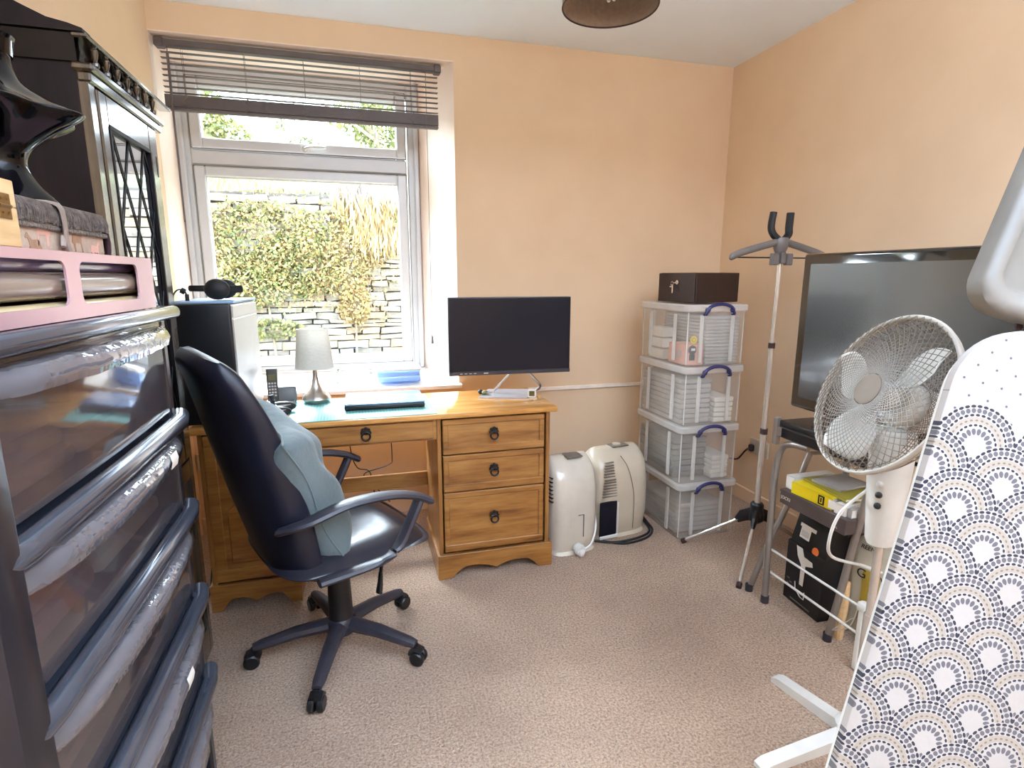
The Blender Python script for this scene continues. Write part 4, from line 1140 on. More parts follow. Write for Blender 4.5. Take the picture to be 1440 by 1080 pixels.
# tall display cabinet with leaded glass against the left wall
CXF, CY0, CY1 = -0.562, 1.585, 2.035
cb = T('display_cabinet', 'dark oak display cabinet with a leaded glass door against the left wall', 'cabinet', (-0.69, 1.785, 0))
c0 = tuple(cb.location)
m = MB(); m.b2(-0.825, CXF-.02, CY0, CY0+.02, 0, 1.855).b2(-0.825, CXF-.02, CY1-.02, CY1, 0, 1.855).b2(-0.825, -0.815, CY0, CY1, 0, 1.855).b2(-0.825, CXF-.02, CY0, CY1, 1.835, 1.855).b2(-0.825, CXF-.02, CY0, CY1, 0, .06)
for z in (.40, .80): m.b2(-.815, CXF-.02, CY0+.02, CY1-.02, z, z+.018)
m.build('carcass', M_oak, cb, org=c0, smooth=False)
m = MB(); m.b2(CXF-.02, CXF, CY0, CY0+.032, 0, 1.80).b2(CXF-.02, CXF, CY1-.028, CY1, 0, 1.80).b2(CXF-.02, CXF-.0005, CY0+.032, CY1-.028, 0, .1).b2(CXF-.02, CXF-.0005, CY0+.032, CY1-.028, .66, .72)
m.build('front_frame', M_oakdoor, cb, org=c0)
m = MB(); m.b2(CXF-.03, CXF-.012, CY0+.033, CY1-.03, .1, .66, .003); m.build('lower_door', M_oakdoor, cb, org=c0)
# cornice: dentil gallery
m = MB(); m.b2(CXF-.03, CXF+.016, CY0-.008, CY1+.05, 1.782, 1.800, .005).b2(CXF-.02, CXF+.008, CY0-.004, CY1+.04, 1.760, 1.782, .004); m.build('lower_cornice', M_oakdoor, cb, org=c0)
m = MB(); m.b2(-.825, CXF-.014, CY0-.006, CY1+.03, 1.800, 1.858); m.build('frieze', M_vase, cb, org=c0, smooth=False)
gx = CXF+.004
for i in range(7):
    y = CY0+.045+i*.0655
    m = MB(); m.lathe([(.004, 1.800), (.0085, 1.806), (.0085, 1.812), (.004, 1.818), (.008, 1.832), (.009, 1.84), (.005, 1.846), (.008, 1.850)], 10, M=Matrix.Translation((gx, y, 0)))
    m.build('gallery_spindle', M_oakdoor, cb, org=c0)
m = MB(); m.b2(CXF-.02, CXF+.014, CY0-.010, CY1+.14, 1.850, 1.861, .003); m.build('upper_cornice', M_oakdoor, cb, org=c0)
m = MB(); cp = [(CXF+.006, 1.861), (CXF+.006, 1.868), (CXF-.02, 1.876), (CXF-.06, 1.884), (CXF-.10, 1.902), (CXF-.17, 1.935), (-.825, 1.955), (-.825, 1.861)]
m.prism(cp, CY0-.012, CY0+.03, 'y'); m.build('crown', M_oak, cb, org=c0)
# door with diamond leaded panes
dz0, dz1, dy0, dy1 = .73, 1.758, CY0+.036, CY1-.032
m = MB(); w = .046
m.b2(CXF-.016, CXF+.004, dy0, dy0+w, dz0, dz1, .004).b2(CXF-.016, CXF+.004, dy1-w, dy1, dz0, dz1, .004).b2(CXF-.016, CXF+.0036, dy0+w, dy1-w, dz0, dz0+.06, .003).b2(CXF-.016, CXF+.0036, dy0+w, dy1-w, dz1-.075, dz1, .003)
dor = m.build('glazed_door', M_oakdoor, cb, org=c0)
m = MB(); m.b2(CXF-.008, CXF-.005, dy0+w-.004, dy1-w+.004, dz0+.056, dz1-.07); m.build('leaded_glass', M_cabglass, dor, org=c0, smooth=False)
m = MB()
gy0, gy1, gz0, gz1 = dy0+w, dy1-w, dz0+.06, dz1-.075
nx_, pitch_z = 2, .235
def clipline(y0, z0, y1, z1):
    out = []
    t0, t1 = 0.0, 1.0
    dy, dz = y1-y0, z1-z0
    for p, q in ((-dy, y0-gy0), (dy, gy1-y0), (-dz, z0-gz0), (dz, gz1-z0)):
        if abs(p) < 1e-9:
            if q < 0: return None
        else:
            r = q/p
            if p < 0: t0 = max(t0, r)
            else: t1 = min(t1, r)
    if t0 >= t1: return None
    return (y0+dy*t0, z0+dz*t0, y0+dy*t1, z0+dz*t1)
gw = gy1-gy0; slope = pitch_z/.112
for k in range(-8, 14):
    for sg in (1, -1):
        ystart = gy0+.03+k*0.112
        l = clipline(ystart, gz1, ystart+sg*3*0.112*2, gz1-3*pitch_z*2)
        if l: m.tube([(CXF-.003, l[0], l[1]), (CXF-.003, l[2], l[3])], .0019, 5)
m.build('lead_came', M_lead, dor, org=c0)
m = MB(); m.b2(CXF-.004, CXF+.006, dy0+w-.004, dy0+w+.006, gz0, gz1).b2(CXF-.004, CXF+.006, dy1-w-.006, dy1-w+.004, gz0, gz1).b2(CXF-.004, CXF+.006, gy0, gy1, gz1-.004, gz1+.006); m.build('glazing_bead', M_oak, dor, org=c0)
for z in (1.62, 1.10):
    m = MB(); m.b2(CXF-.002, CXF+.005, CY1-.034, CY1-.026, z, z+.06, .001); m.build('door_hinge', M_iron, dor, org=c0)
# things seen dimly inside the cabinet are left out; socket and cables by the desk
sk = T('wall_socket', 'white wall socket with a grey plug low at the left of the desk', 'socket', (-0.745, YB-0.001, 0.39))
MB().b2(-.075, .05, -.012, 0, -.045, .045, .004).build('socket_plate', M_white, sk)
MB().b2(-.03, .03, -.055, -.012, -.028, .028, .006).build('plug', pm('grey_plug', (92, 84, 92), rough=0.5), sk, label='grey plug')
ca = T('computer_cable', 'black cable hanging behind the left desk pedestal from the computer to the socket', 'cable', (-0.655, 2.50, 0.01))
q = tuple(ca.location)
m = MB(); m.tube(smooth_path([(-.637, 2.66, .74), (-.64, 2.62, .55), (-.645, 2.60, .36), (-.64, 2.50, .22), (-.632, 2.42, .08), (-.645, 2.30, .012)], 6), .0032, 6)
m.tube(smooth_path([(-.70, 2.99, .385), (-.665, 2.85, .30), (-.64, 2.7, .2), (-.655, 2.5, .10), (-.65, 2.40, .03), (-.66, 2.3, .012)], 6), .003, 6)
m.build('lead', M_blackm, ca, org=q)
dc = T('desk_cables', 'two thin black cables hanging against the wall in the desk knee space', 'cable', (0.0, 2.70, 0.2))
q = tuple(dc.location)
m = MB(); m.tube(smooth_path([(-.06, 2.72, .73), (-.058, 2.72, .50), (-.03, 2.71, .40), (.03, 2.70, .37), (.05, 2.72, .2)], 6), .0028, 6); m.build('lead', M_blackm, dc, org=q)
m = MB(); m.tube(smooth_path([(.13, 2.72, .73), (.14, 2.72, .45), (.12, 2.71, .40), (.0, 2.70, .365), (.06, 2.71, .28), (.12, 2.72, .2)], 6), .0028, 6); m.build('lead', M_blackm, dc, org=q)

# ------------------------------------------------------------------ dehumidifiers
def dehumid(name, label, loc, rz, w, d, h, mat, bulge, dial):
    t = T(name, label, 'dehumidifier', loc, rz)
    def f(u, v):
        z = h*v
        # side profile: fat middle, domed top; front (-y) bulges
        k = (1-abs(2*v-0.85)**2.6*0.34) if v > .02 else .93
        top = 1.0 if v < .78 else math.sqrt(max(0.0, 1-((v-.78)/.22)**2*0.93))
        a = 2*PI*u; e = 0.55
        c_, s_ = math.cos(a), math.sin(a)
        X = w/2*math.copysign(abs(c_)**e, c_)*(0.94+.06*k)*(0.72+.28*top)
        Y = d/2*math.copysign(abs(s_)**e, s_)*k*top*(bulge if s_ < 0 else 1.0)
        return (X, Y, z)
    m = MB(); m.grid(f, 48, 36, wrapu=True); m.add([f(i/48, 0) for i in range(48)], [tuple(range(48))]); m.add([f(i/48, 1) for i in range(48)], [tuple(range(48))])
    m.build('body', mat, t, weld=True, angle=45)
    return t, f
t, f1 = dehumid('dehumidifier', 'glossy off-white dehumidifier right beside the desk pedestal with a round nozzle at its foot', (0.962, 2.435, 0), math.radians(10), 0.255, 0.27, 0.472, M_offwh, 1.0, False)
m = MB(); m.box((0, 0, 0), (.085, .06, .006), .002, M=Matrix.Translation((.015, -.03, .4705)) @ Matrix.Rotation(.10, 4, 'X'))
m.build('control_panel', M_panel, t, label='grey control panel')
for k in range(7):
    z = .385-.019*k; x = -.128+.003*k
    m = MB(); m.box((-.118-.002*min(k, 3), -.045-.002*k, z), (.012, .06, .006), .001); m.build('vent_slot', M_blackm, t)
m = MB(); m.tube([(-.01, -.139, .205), (.02, -.139, .205), (.022, -.137, .09)], .0022, 6); m.build('panel_groove', M_panel, t)
m = MB(); m.cyl((-.005, -.125, .035), (-.005, -.165, .030), .024, 20); m.torus((-.005, -.150, .032), .024, .005, 20, 8, T=Matrix.Rotation(PI/2, 3, 'X')); m.ball((-.005, -.163, .022), .02, 12, sc=(1, .8, 1))
m.build('drain_nozzle', M_white, t)
m = MB(); m.tube(smooth_path([(.02, -.150, .03), (.06, -.150, .055), (.11, -.11, .12), (.145, -.02, .20)], 5), .005, 8); m.build('hose', M_white, t)
t, f2 = dehumid('dehumidifier', 'ivory dehumidifier with a dark water window and top dial, second from the desk', (1.268, 2.545, 0), math.radians(8), 0.325, 0.27, 0.458, M_ivory, 1.0, True)
m = MB(); m.box((0.02, -.01, .4585), (.10, .06, .006), .002); m.build('control_panel', M_panel, t, label='grey control panel')
m = MB(); m.cyl((0.01, -.01, .458), (0.01, -.01, .468), .022, 20); m.build('dial', M_ivory, t)
m = MB(); m.box((-.105, -.130, .115), (.10, .012, .19), .012, seg=2); m.build('water_window', M_screen, t, label='dark water level window')
m = MB(); m.box((-.050, -.133, .115), (.008, .012, .17), .003); m.box((-.100, -.134, .02), (.11, .01, .02), .004); m.build('window_edge', M_white, t)
for k in range(13):
    m = MB(); m.box((-.098, -.128+.0012*k*(k > 6), .235+.0145*k), (.085-.003*k, .012, .004), .001); m.build('grille_slat', M_panel, t)
m = MB(); m.tube(smooth_path([(-.03, -.110, .435), (.0, -.132, .38), (.03, -.136, .29), (.045, -.137, .2), (.045, -.135, .04)], 5), .002, 6); m.build('panel_groove', M_panel, t)
lead = T('power_cable', 'black power cable coiled on the carpet round the foot of the ivory dehumidifier', 'cable', (1.30, 2.42, 0))
m = MB(); m.tube(smooth_path([(-.19, -.02, .006), (-.1, -.06, .006), (.03, -.05, .006), (.13, .0, .006), (.165, .1, .007), (.15, .2, .03)], 6), .006, 8)
m.tube(smooth_path([(-.15, -.035, .006), (-.05, -.085, .006), (.08, -.06, .006), (.15, -.0, .012), (.178, .1, .006), (.165, .2, .04)], 6), .006, 8); m.build('lead', M_blackm, lead)

# ------------------------------------------------------------------ stack of clear storage boxes
def rr3(w, d, r, z, n=4): return [(x, y, z) for x, y in rrect(w, d, r, n)]
def loft(mb, rings, cap0=False, cap1=False):
    n = len(rings[0]); vs = [p for r in rings for p in r]; fs = []
    for i in range(len(rings)-1):
        for j in range(n): fs.append((i*n+j, i*n+(j+1) % n, (i+1)*n+(j+1) % n, (i+1)*n+j))
    if cap0: fs.append(tuple(range(n-1, -1, -1)))
    if cap1: fs.append(tuple(range((len(rings)-1)*n, len(rings)*n)))
    mb.add(vs, fs)
BH = 0.2985
def storage_box(label, loc, rz):
    t = T('storage_box', label, 'box', loc, rz, 'clear storage boxes stacked in the corner')
    w, d = 0.325, 0.440
    m = MB(); loft(m, [rr3(w*.955, d*.965, .02, .002), rr3(w*.965, d*.97, .022, .02), rr3(w, d, .025, .262)], cap0=True); m.build('tub', M_tub, t, weld=True)
    for sx in (-1, 1):
        for y in (-.115, .115): MB().b2(sx*(w/2-.004), sx*(w/2+.005), y-.012, y+.012, .02, .25, .003).build('rib', M_tublid, t)
    for sy in (-1, 1):
        for x in (-.085, .085): MB().b2(x-.010, x+.010, sy*(d/2-.004), sy*(d/2+.005), .02, .25, .003).build('rib', M_tublid, t)
    for sx in (-1, 1):
        for sy in (-1, 1): MB().b2(sx*(w/2-.012), sx*(w/2-.006), sy*(d/2-.012), sy*(d/2-.006), .01, .262, .002).build('corner_rib', M_tublid, t)
    m = MB(); loft(m, [rr3(w+.01, d+.008, .028, .262), rr3(w+.024, d+.02, .03, .268), rr3(w+.026, d+.022, .032, .292), rr3(w+.012, d+.010, .028, .2975), rr3(w-.02, d-.02, .02, .2975), rr3(w-.03, d-.03, .02, .290)], cap1=True); m.build('lid', M_tublid, t, weld=True)
    for sy in (-1, 1):
        m = MB(); y = sy*(d/2+.018)
        m.tube(smooth_path([(-.080, y, .252), (-.068, y+sy*.004, .276), (-.055, y+sy*.004, .288), (-.03, y+sy*.004, .297), (0, y+sy*.004, .300), (.03, y+sy*.004, .297), (.055, y+sy*.004, .288), (.068, y+sy*.004, .276), (.080, y, .252)], 4), .0085, 8, flat=(1.0, .7))
        for sx in (-1, 1):
            m.torus((sx*.068, y, .272), .010, .004, 12, 6, T=Matrix.Rotation(PI/2, 3, 'X'))
            m.box((sx*.077, y-sy*.006, .250), (.018, .012, .008), .002)
        m.build('clip_handle', M_blue, t, label='navy blue clip handle')
    return t
bx_names = ['clear storage box with navy handle at the bottom of the corner stack, on the carpet', 'clear storage box with navy handle second from the bottom of the corner stack',
            'clear storage box with navy handle third from the bottom, directly under the top box', 'clear storage box with pink papers inside, topmost of the corner stack under the safe']
BC = [(1.682, 2.525), (1.676, 2.522), (1.672, 2.52), (1.668, 2.518)]
for i in range(4): storage_box(bx_names[i], (BC[i][0], BC[i][1], BH*i+.0005*i), math.radians((1.0, -.5, .8, 0)[i]))
def content(name, label, cat, i, c, d, mt, n=1, grp=None):
    t = T(name, label, cat, (BC[i][0]+c[0], BC[i][1]+c[1], BH*i+.006+c[2]), group=grp)
    mm = MB()
    for k in range(n): mm.b2(-d[0]/2+r2.uniform(-.004, .004), d[0]/2, -d[1]/2+r2.uniform(-.004, .004), d[1]/2, d[2]/n*k, d[2]/n*(k+.9), .004)
    mm.build('sheet_pile', mt, t); return t
content('paper_pile', 'grey papers stacked inside the topmost clear storage box', 'papers', 3, (.055, 0, 0), (.19, .38, .235), M_greypaper, 14)
cpk = content('pink_packet', 'pink printed packet at the front left of the topmost clear storage box', 'packet', 3, (-.10, -.12, 0), (.095, .16, .11), M_pinkpap, 1)
content('pink_packet', 'pink card leaning at the back left inside the topmost clear storage box', 'packet', 3, (-.11, .10, 0), (.06, .14, .17), M_paper, 3)
m = MB(); m.cyl((-.012, -.0815, .125), (-.012, -.0835, .125), .019, 20); m.build('round_sticker', M_yellow, cpk, label='yellow round sticker')
m = MB(); m.torus((-.012, -.0838, .125), .009, .0018, 16, 6, T=Matrix.Rotation(PI/2, 3, 'X')); m.build('sticker_ring', M_olive, cpk)
m = MB(); m.cyl((-.016, -.0815, .076), (-.016, -.0835, .076), .022, 20); m.box((-.016, -.082, .04), (.03, .002, .03)); m.build('round_sticker', M_blackm, cpk, label='black round sticker')
m = MB(); m.box((-.012, -.0842, .078), (.022, .001, .012)); m.build('sticker_mark', M_paper, cpk, smooth=False)
m = MB(); m.box((-.0485, -.02, .05), (.002, .03, .035)); m.box((-.0485, .03, .03), (.002, .022, .03)); m.build('printed_patch', M_greypaper, cpk, smooth=False)
content('paper_pile', 'grey papers filling the left of the clear storage box below the topmost', 'papers', 2, (-.06, .02, 0), (.17, .38, .225), M_greypaper, 9)
content('plastic_bag', 'pale crumpled packing at the right of the clear storage box below the topmost', 'packing', 2, (.09, -.05, 0), (.11, .28, .13), M_paper, 5)
content('paper_pile', 'pale papers filling the clear storage box second from the bottom', 'papers', 1, (-.05, .04, 0), (.2, .34, .21), M_beige, 7)
content('paper_pile', 'white papers in the front right of the clear storage box second from the bottom', 'papers', 1, (.09, -.08, 0), (.10, .22, .12), M_paper, 5)
content('paper_pile', 'grey papers filling the clear storage box on the carpet', 'papers', 0, (0.0, .02, 0), (.27, .36, .16), M_greypaper, 6)
# cash safe
sf = T('cash_safe', 'dark brown steel cash safe with keys in its door on top of the clear boxes', 'safe', (1.62, 2.43, BH*4+.002), math.radians(10))
m = MB(); m.b2(.012, .300, 0, .270, 0, .148, .003); m.build('safe_body', M_safe, sf)
m = MB(); m.b2(0, .011, .002, .268, .002, .146, .002); m.build('safe_door', M_safe, sf)
m = MB(); m.cyl((0, .115, .10), (-.012, .115, .10), .011, 16); m.build('lock', M_chrome, sf)
m = MB(); m.box((-.018, .120, .098), (.012, .022, .004), .001); m.torus((-.02, .140, .094), .009, .002, 14, 6, T=Matrix.Rotation(PI/2, 3, 'Y')); m.box((-.018, .140, .068), (.003, .008, .045), .001); m.box((-.018, .150, .078), (.003, .02, .006), .001)
m.build('key', M_chrome, sf)
m = MB(); m.tube([(-.014, .112, .09), (-.016, .095, .075), (-.016, .09, .05)], .0018, 6); m.build('key_cord', M_blackm, sf)
# right wall socket
sk = T('wall_socket', 'double wall socket low on the right wall behind the silver garment stand', 'socket', (XR-.0005, 2.555, 0.36))
m = MB(); m.b2(-.012, 0, -.075, .075, -.045, .045, .004); m.build('socket_plate', M_ivory, sk)
m = MB(); m.b2(-.04, -.012, .025, .055, -.03, .01, .006); m.tube(smooth_path([(-.04, .04, -.01), (-.06, .05, -.03), (-.05, .12, -.10), (-.03, .22, -.13)], 5), .005, 6); m.build('plug', M_trimdark, sk)

# ------------------------------------------------------------------ garment stand (hanger on a tripod)
gs = T('garment_stand', 'silver tripod stand with a grey clothes hanger head in front of the storage boxes', 'stand', (1.785, 2.06, 0))
m = MB(); m.cyl((0, 0, .20), (0, 0, .62), .0135, 16); m.cyl((0, 0, .62), (0, 0, 1.02), .0115, 16); m.cyl((.0, 0, 1.02), (0.004, 0, 1.415), .009, 16); m.build('pole', M_alu, gs)
m = MB(); m.cyl((0, 0, .612), (0, 0, .638), .0165, 16); m.cyl((0, 0, 1.010), (0, 0, 1.034), .0145, 16); m.build('pole_clamp', M_trimdark, gs)
m = MB(); m.lathe([(.018, .175), (.034, .19), (.036, .215), (.030, .232), (.030, .268), (.024, .276), (.016, .278)], 20); 
for a in (2.44, 3.87, 0.03): m.tube([(0, 0, .225), (.06*math.cos(a), .06*math.sin(a), .20), (.085*math.cos(a), .085*math.sin(a), .172)], [.028, .024, .013], 8, flat=(1.2, .6))
m.build('tripod_hub', M_blackp, gs)
for a, L in ((2.44, .325), (3.87, .335), (0.03, .325)):
    ca_, sa_ = math.cos(a), math.sin(a)
    m = MB(); m.tube([(.07*ca_, .07*sa_, .183), (L*ca_, L*sa_, .012)], .0088, 10); o = m.build('leg', M_alu, gs)
    m = MB(); m.tube([((L-.014)*ca_, (L-.014)*sa_, .020), ((L+.006)*ca_, (L+.006)*sa_, .008)], .0125, 8); m.build('rubber_foot', M_trimdark, o)
hm = pm('grey_hanger_plastic', (104, 96, 92), (92, 86, 82), 10, 0.4)
m = MB(); m.lathe([(.012, 1.405), (.020, 1.418), (.032, 1.445), (.036, 1.478), (.030, 1.490), (0, 1.492)], 20, squash=.75); m.b2(-.012, .012, -.028, .0, 1.38, 1.43, .004); m.build('hanger_head', hm, gs)
for s_ in (-1, 1):
    m = MB(); m.tube(smooth_path([(s_*.028, -.004, 1.470), (s_*.10, -.004, 1.452), (s_*.19, -.004, 1.428), (s_*.235, -.004, 1.412), (s_*.252, -.004, 1.396)], 5), [.0155]*12+[.015]*5+[.013, .011, .009, .006], 10, flat=(1.0, .8)); m.build('hanger_arm', hm, gs)
    m = MB(); m.box((s_*.036-.005, -.016, 1.398), (.03, .026, .05), .003); m.b2(s_*.036-.018, s_*.036+.008, -.031, -.026, 1.376, 1.42, .001); m.build('peg_clip', hm, gs)
m = MB(); m.tube([(-.22, 0, 1.405), (.25, 0, 1.405)], .0032, 8); m.build('trouser_bar', M_blackp, gs)
for s_ in (-1, 1):
    m = MB(); m.tube(smooth_path([(s_*.016, .0, 1.482), (s_*.040, .005, 1.505), (s_*.046-.004, .008, 1.535), (s_*.044, .008, 1.595)], 5), .0145, 10, flat=(1.0, 1.15)); m.build('prong', M_blackm, gs)

# ------------------------------------------------------------------ step stool, things on and under it
ST = T('step_stool', 'grey tubular step stool with black steps carrying the television', 'stool', (1.78, 1.57, 0))
s0 = tuple(ST.location)
m = MB(); m.b2(1.60, 1.985, 1.33, 1.765, .740, .768, .006, seg=2); m.b2(1.595, 1.62, 1.33, 1.765, .700, .742, .004); m.build('top_step', M_blackp, ST, org=s0)
m = MB(); m.b2(1.605, 1.80, 1.405, 1.690, .432, .452, .005, seg=2); m.build('lower_step', M_blackp, ST, org=s0)
def leg(pts, r, mt=M_tube, name='leg'):
    m = MB(); m.tube(smooth_path(pts, 7), r, 12); o = m.build(name, mt, ST, org=s0)
    p = pts[-1]; f = MB(); f.cyl((p[0], p[1], 0), (p[0], p[1], .03), r*1.25, 12); f.build('rubber_foot', M_greyplas, o, org=s0)
leg([(1.612, 1.62, .690), (1.600, 1.69, .686), (1.596, 1.735, .655), (1.592, 1.752, .56), (1.583, 1.743, .30), (1.572, 1.722, .004)], .0128)
leg([(1.655, 1.345, .725), (1.645, 1.352, .70), (1.635, 1.375, .60), (1.628, 1.42, .25), (1.623, 1.453, .004)], .0125)
leg([(1.80, 1.800, .60), (1.73, 1.800, .42), (1.63, 1.808, .18), (1.568, 1.814, .004)], .0125)
leg([(1.95, 1.77, .735), (1.985, 1.775, .40), (2.03, 1.78, .004)], .0125)
leg([(1.95, 1.36, .735), (1.985, 1.355, .40), (2.03, 1.35, .004)], .0125)
m = MB(); m.tube([(1.655, 1.785, .725), (1.655, 1.345, .725)], .0125, 10).tube([(1.80, 1.80, .60), (1.96, 1.775, .6)], .008, 8); m.build('cross_tube', M_tube, ST, org=s0)
m = MB(); m.b2(1.588, 1.612, 1.765, 1.785, .665, .775, .002).b2(1.59, 1.60, 1.745, 1.765, .705, .74, .002); m.build('hinge_bracket', M_tube, ST, org=s0)
m = MB(); m.tube([(1.98, 1.33, .64), (1.98, 1.77, .64)], .008, 8); m.build('rear_bar', M_blackp, ST, org=s0)

tv = T('television', 'large black flat television standing on the step stool, its panel facing the window side', 'television', (1.65, 1.235, .768))
t0 = tuple(tv.location)
m = MB(); m.b2(1.620, 1.665, .725, 1.745, .828, 1.408, .012, seg=3); m.build('casing', M_tvbez, tv, org=t0)
m = MB(); m.b2(1.6185, 1.622, .765, 1.705, .872, 1.370); m.build('screen', M_tvscreen, tv, org=t0, smooth=False, label='grey switched-off panel')
m = MB(); m.b2(1.665, 1.70, .85, 1.62, .87, 1.33, .015, seg=2); m.build('back_cover', M_blackm, tv, org=t0)
m = MB(); m.b2(1.61, 1.76, 1.34, 1.62, .768, .782, .005, seg=2).b2(1.635, 1.68, 1.40, 1.56, .78, .835, .006); m.b2(1.64, 1.67, 1.20, 1.42, .80, .832, .004); m.build('stand', M_blackp, tv, org=t0)

bxn = T('card_box', 'shallow dark grey card box on the lower step of the stool', 'box', (1.66, 1.545, .4525))
m = MB(); m.b2(-.088, .10, -.155, .150, 0, .054, .002); m.build('box_body', M_darkbox, bxn)
m = MB(); m.b2(-.0895, .102, -.157, .152, .046, .0565, .001); m.build('box_lid', M_darkbox, bxn)
FX = axes((-.0898, .118, .027), (0, -1, 0), (0, 0, 1), (-1, 0, 0))
text('JOCKI', .018, 'lettering', M_cream, bxn, FX)
text('A B L', .010, 'small_lettering', M_cream, bxn, axes((-.0898, -.115, .016), (0, -1, 0), (0, 0, 1), (-1, 0, 0)))
bk0 = .4525+.0568
def book(name, label, x0, x1, y0, y1, z, h, rz, mt, pg=M_paper):
    t = T(name, label, 'book', ((x0+x1)/2, (y0+y1)/2, z), rz, 'magazines and papers on the card box')
    w, d = x1-x0, y1-y0
    m = MB(); m.b2(-w/2+.002, w/2-.002, -d/2+.002, d/2-.002, .0015, h-.0015); m.build('pages', pg, t, smooth=False)
    m = MB(); m.b2(-w/2, w/2, -d/2, d/2, 0, .0015).b2(-w/2, w/2, -d/2, d/2, h-.0015, h).b2(-w/2, -w/2+.0015, -d/2, d/2, 0, h); m.build('cover', mt, t, smooth=False)
    return t
b1 = book('magazine', 'thick yellow magazine with a black panel on its spine on the dark card box', 1.585, 1.78, 1.475, 1.655, bk0, .044, 0.06, M_yellow)
SX = axes((-.0985, -.045, .022), (0, -1, 0), (0, 0, 1), (-1, 0, 0))
m = MB(); m.box((0, 0, 0), (.026, .034, .001), 0, M=SX); m.build('spine_panel', M_blackm, b1, smooth=False, label='black spine panel')
m = MB()
for a in ((-.005, 0, .002, .022), (.005, 0, .002, .022), (0, .010, .012, .002), (0, -.010, .012, .002)): m.box((a[0], a[1], .0008), (a[2], a[3], .001), 0, M=SX)
m.build('spine_emblem', M_yellow, b1, smooth=False)
m = MB(); m.box((.065, 0, 0), (.07, .03, .001), 0, M=SX); m.build('spine_patch', M_paper, b1, smooth=False, label='white patch on the spine')
book('white_book', 'white paged book lying behind the yellow magazine at the left end of the card box', 1.60, 1.79, 1.66, 1.70, bk0, .052, 0.0, M_paper)
book('white_booklet', 'white booklet with a fine printed line beside the yellow magazine spine', 1.590, 1.76, 1.418, 1.462, bk0, .036, 0.05, M_paper)
b5 = book('magazine', 'olive yellow magazine lying on top of the yellow magazine', 1.62, 1.80, 1.42, 1.64, bk0+.0445, .010, -0.12, M_olive)
b6 = book('rolled_leaflet', 'folded brown-grey leaflet lying on top of the olive magazine', 1.64, 1.80, 1.50, 1.62, bk0+.0548, .008, 0.1, M_greypaper, M_greypaper)
book('grey_folder', 'grey paper folder sticking out to the right of the yellow magazine', 1.60, 1.79, 1.395, 1.413, bk0, .03, 0.0, M_greypaper)

bb = T('appliance_box', 'black printed box with a picture of a white handled pan under the stool', 'box', (1.735, 1.645, 0), math.radians(-4))
m = MB(); m.b2(-.058, .09, -.100, .098, 0, .258, .002); m.build('carton', M_blackm, bb)
BF = axes((-.0585, 0, 0), (0, -1, 0), (0, 0, 1), (-1, 0, 0))
m = MB()
m.prism([(-.045, .255), (-.012, .255), (.0, .225), (.045, .222), (.05, .205), (.012, .19), (.008, .10), (-.012, .10), (-.012, .185), (-.035, .215)], 0, .0008, 'z', M=BF)
m.tube([(-.035, .10, .0006), (-.03, .07, .0006), (.0, .05, .0006), (.02, .048, .0006), (.02, .08, .0006)], .0032, 5, M=BF, flat=(1, .25)); m.build('printed_picture', M_paper, bb, smooth=False, label='white printed picture')
m = MB(); m.box((0, .018, .0003), (.11, .006, .0006), 0, M=BF)
for (x, z, w_) in ((-.075, .095, .03), (-.075, .072, .024), (-.06, .083, .03)): m.box((x, z, .0003), (w_*.5, .006, .0006), 0, M=BF)
m.build('printed_line', M_beige, bb, smooth=False)
bgk = T('black_packet', 'black gusseted packet with a white barcode label and orange sticker on the black printed box', 'packet', (1.735, 1.64, .2585), math.radians(-4))
m = MB(); m.add([(-.052, -.098, 0), (-.052, .095, 0), (.085, .095, 0), (.085, -.098, 0), (-.03, -.085, .120), (-.03, .085, .120), (.07, .085, .120), (.07, -.085, .120), (.005, -.075, .165), (.005, .075, .165), (.03, .075, .165), (.03, -.075, .165)],
      [(0, 1, 2, 3), (0, 4, 5, 1), (1, 5, 6, 2), (2, 6, 7, 3), (3, 7, 4, 0), (4, 8, 9, 5), (5, 9, 10, 6), (6, 10, 11, 7), (7, 11, 8, 4), (8, 11, 10, 9)]); m.build('packet_body', M_blackp, bgk, angle=20)
fz = Vector((-.022, 0, .12)).normalized(); nn = Vector((-.12, 0, .022)).normalized()
PF = axes((-.042, .02, .06), (0, -1, 0), (.18, 0, .98), nn)
m = MB(); m.box((0, .022, .0012), (.085, .014, .001), 0, M=PF).box((-.008, -.006, .0012), (.052, .045, .001), 0, M=PF); m.build('barcode_label', M_paper, bgk, smooth=False, label='white barcode label')
m = MB()
for k in range(9): m.box((-.026+.0045*k, -.008, .0019), (.0018 if k % 2 else .003, .024, .0004), 0, M=PF)
m.build('barcode', M_greypaper, bgk, smooth=False)
m = MB(); m.cyl((.062, -.05, .001), (.062, -.05, .002), .017, 20, M=PF); m.build('round_sticker', M_orange, bgk, label='orange round sticker')
gb = T('print_bag', 'cream and mustard printed bag with black letters behind the right stool leg', 'bag', (1.86, 1.44, 0), math.radians(10))
m = MB()
loft(m, [rr3(.16, .20, .03, .001), rr3(.17, .22, .04, .18), rr3(.14, .20, .03, .32), rr3(.04, .19, .015, .42)], True, True); m.build('bag_body', [M_cream], gb)
m = MB(); m.box((-.086, .01, .16), (.002, .06, .20), 0); m.build('mustard_band', M_mustard, gb, smooth=False)
GF = lambda y, z: axes((-.0885, y, z), (0, -1, 0), (0, 0, 1), (-1, 0, 0))
text('G', .05, 'lettering', M_blackm, gb, GF(.045, .24)); text('W', .045, 'lettering', M_blackm, gb, GF(-.045, .24)); text('REEN', .022, 'lettering', M_blackm, gb, axes((-.065, .045, .335), (0, -1, 0), (.4, 0, .9), (-.9, 0, .4)))
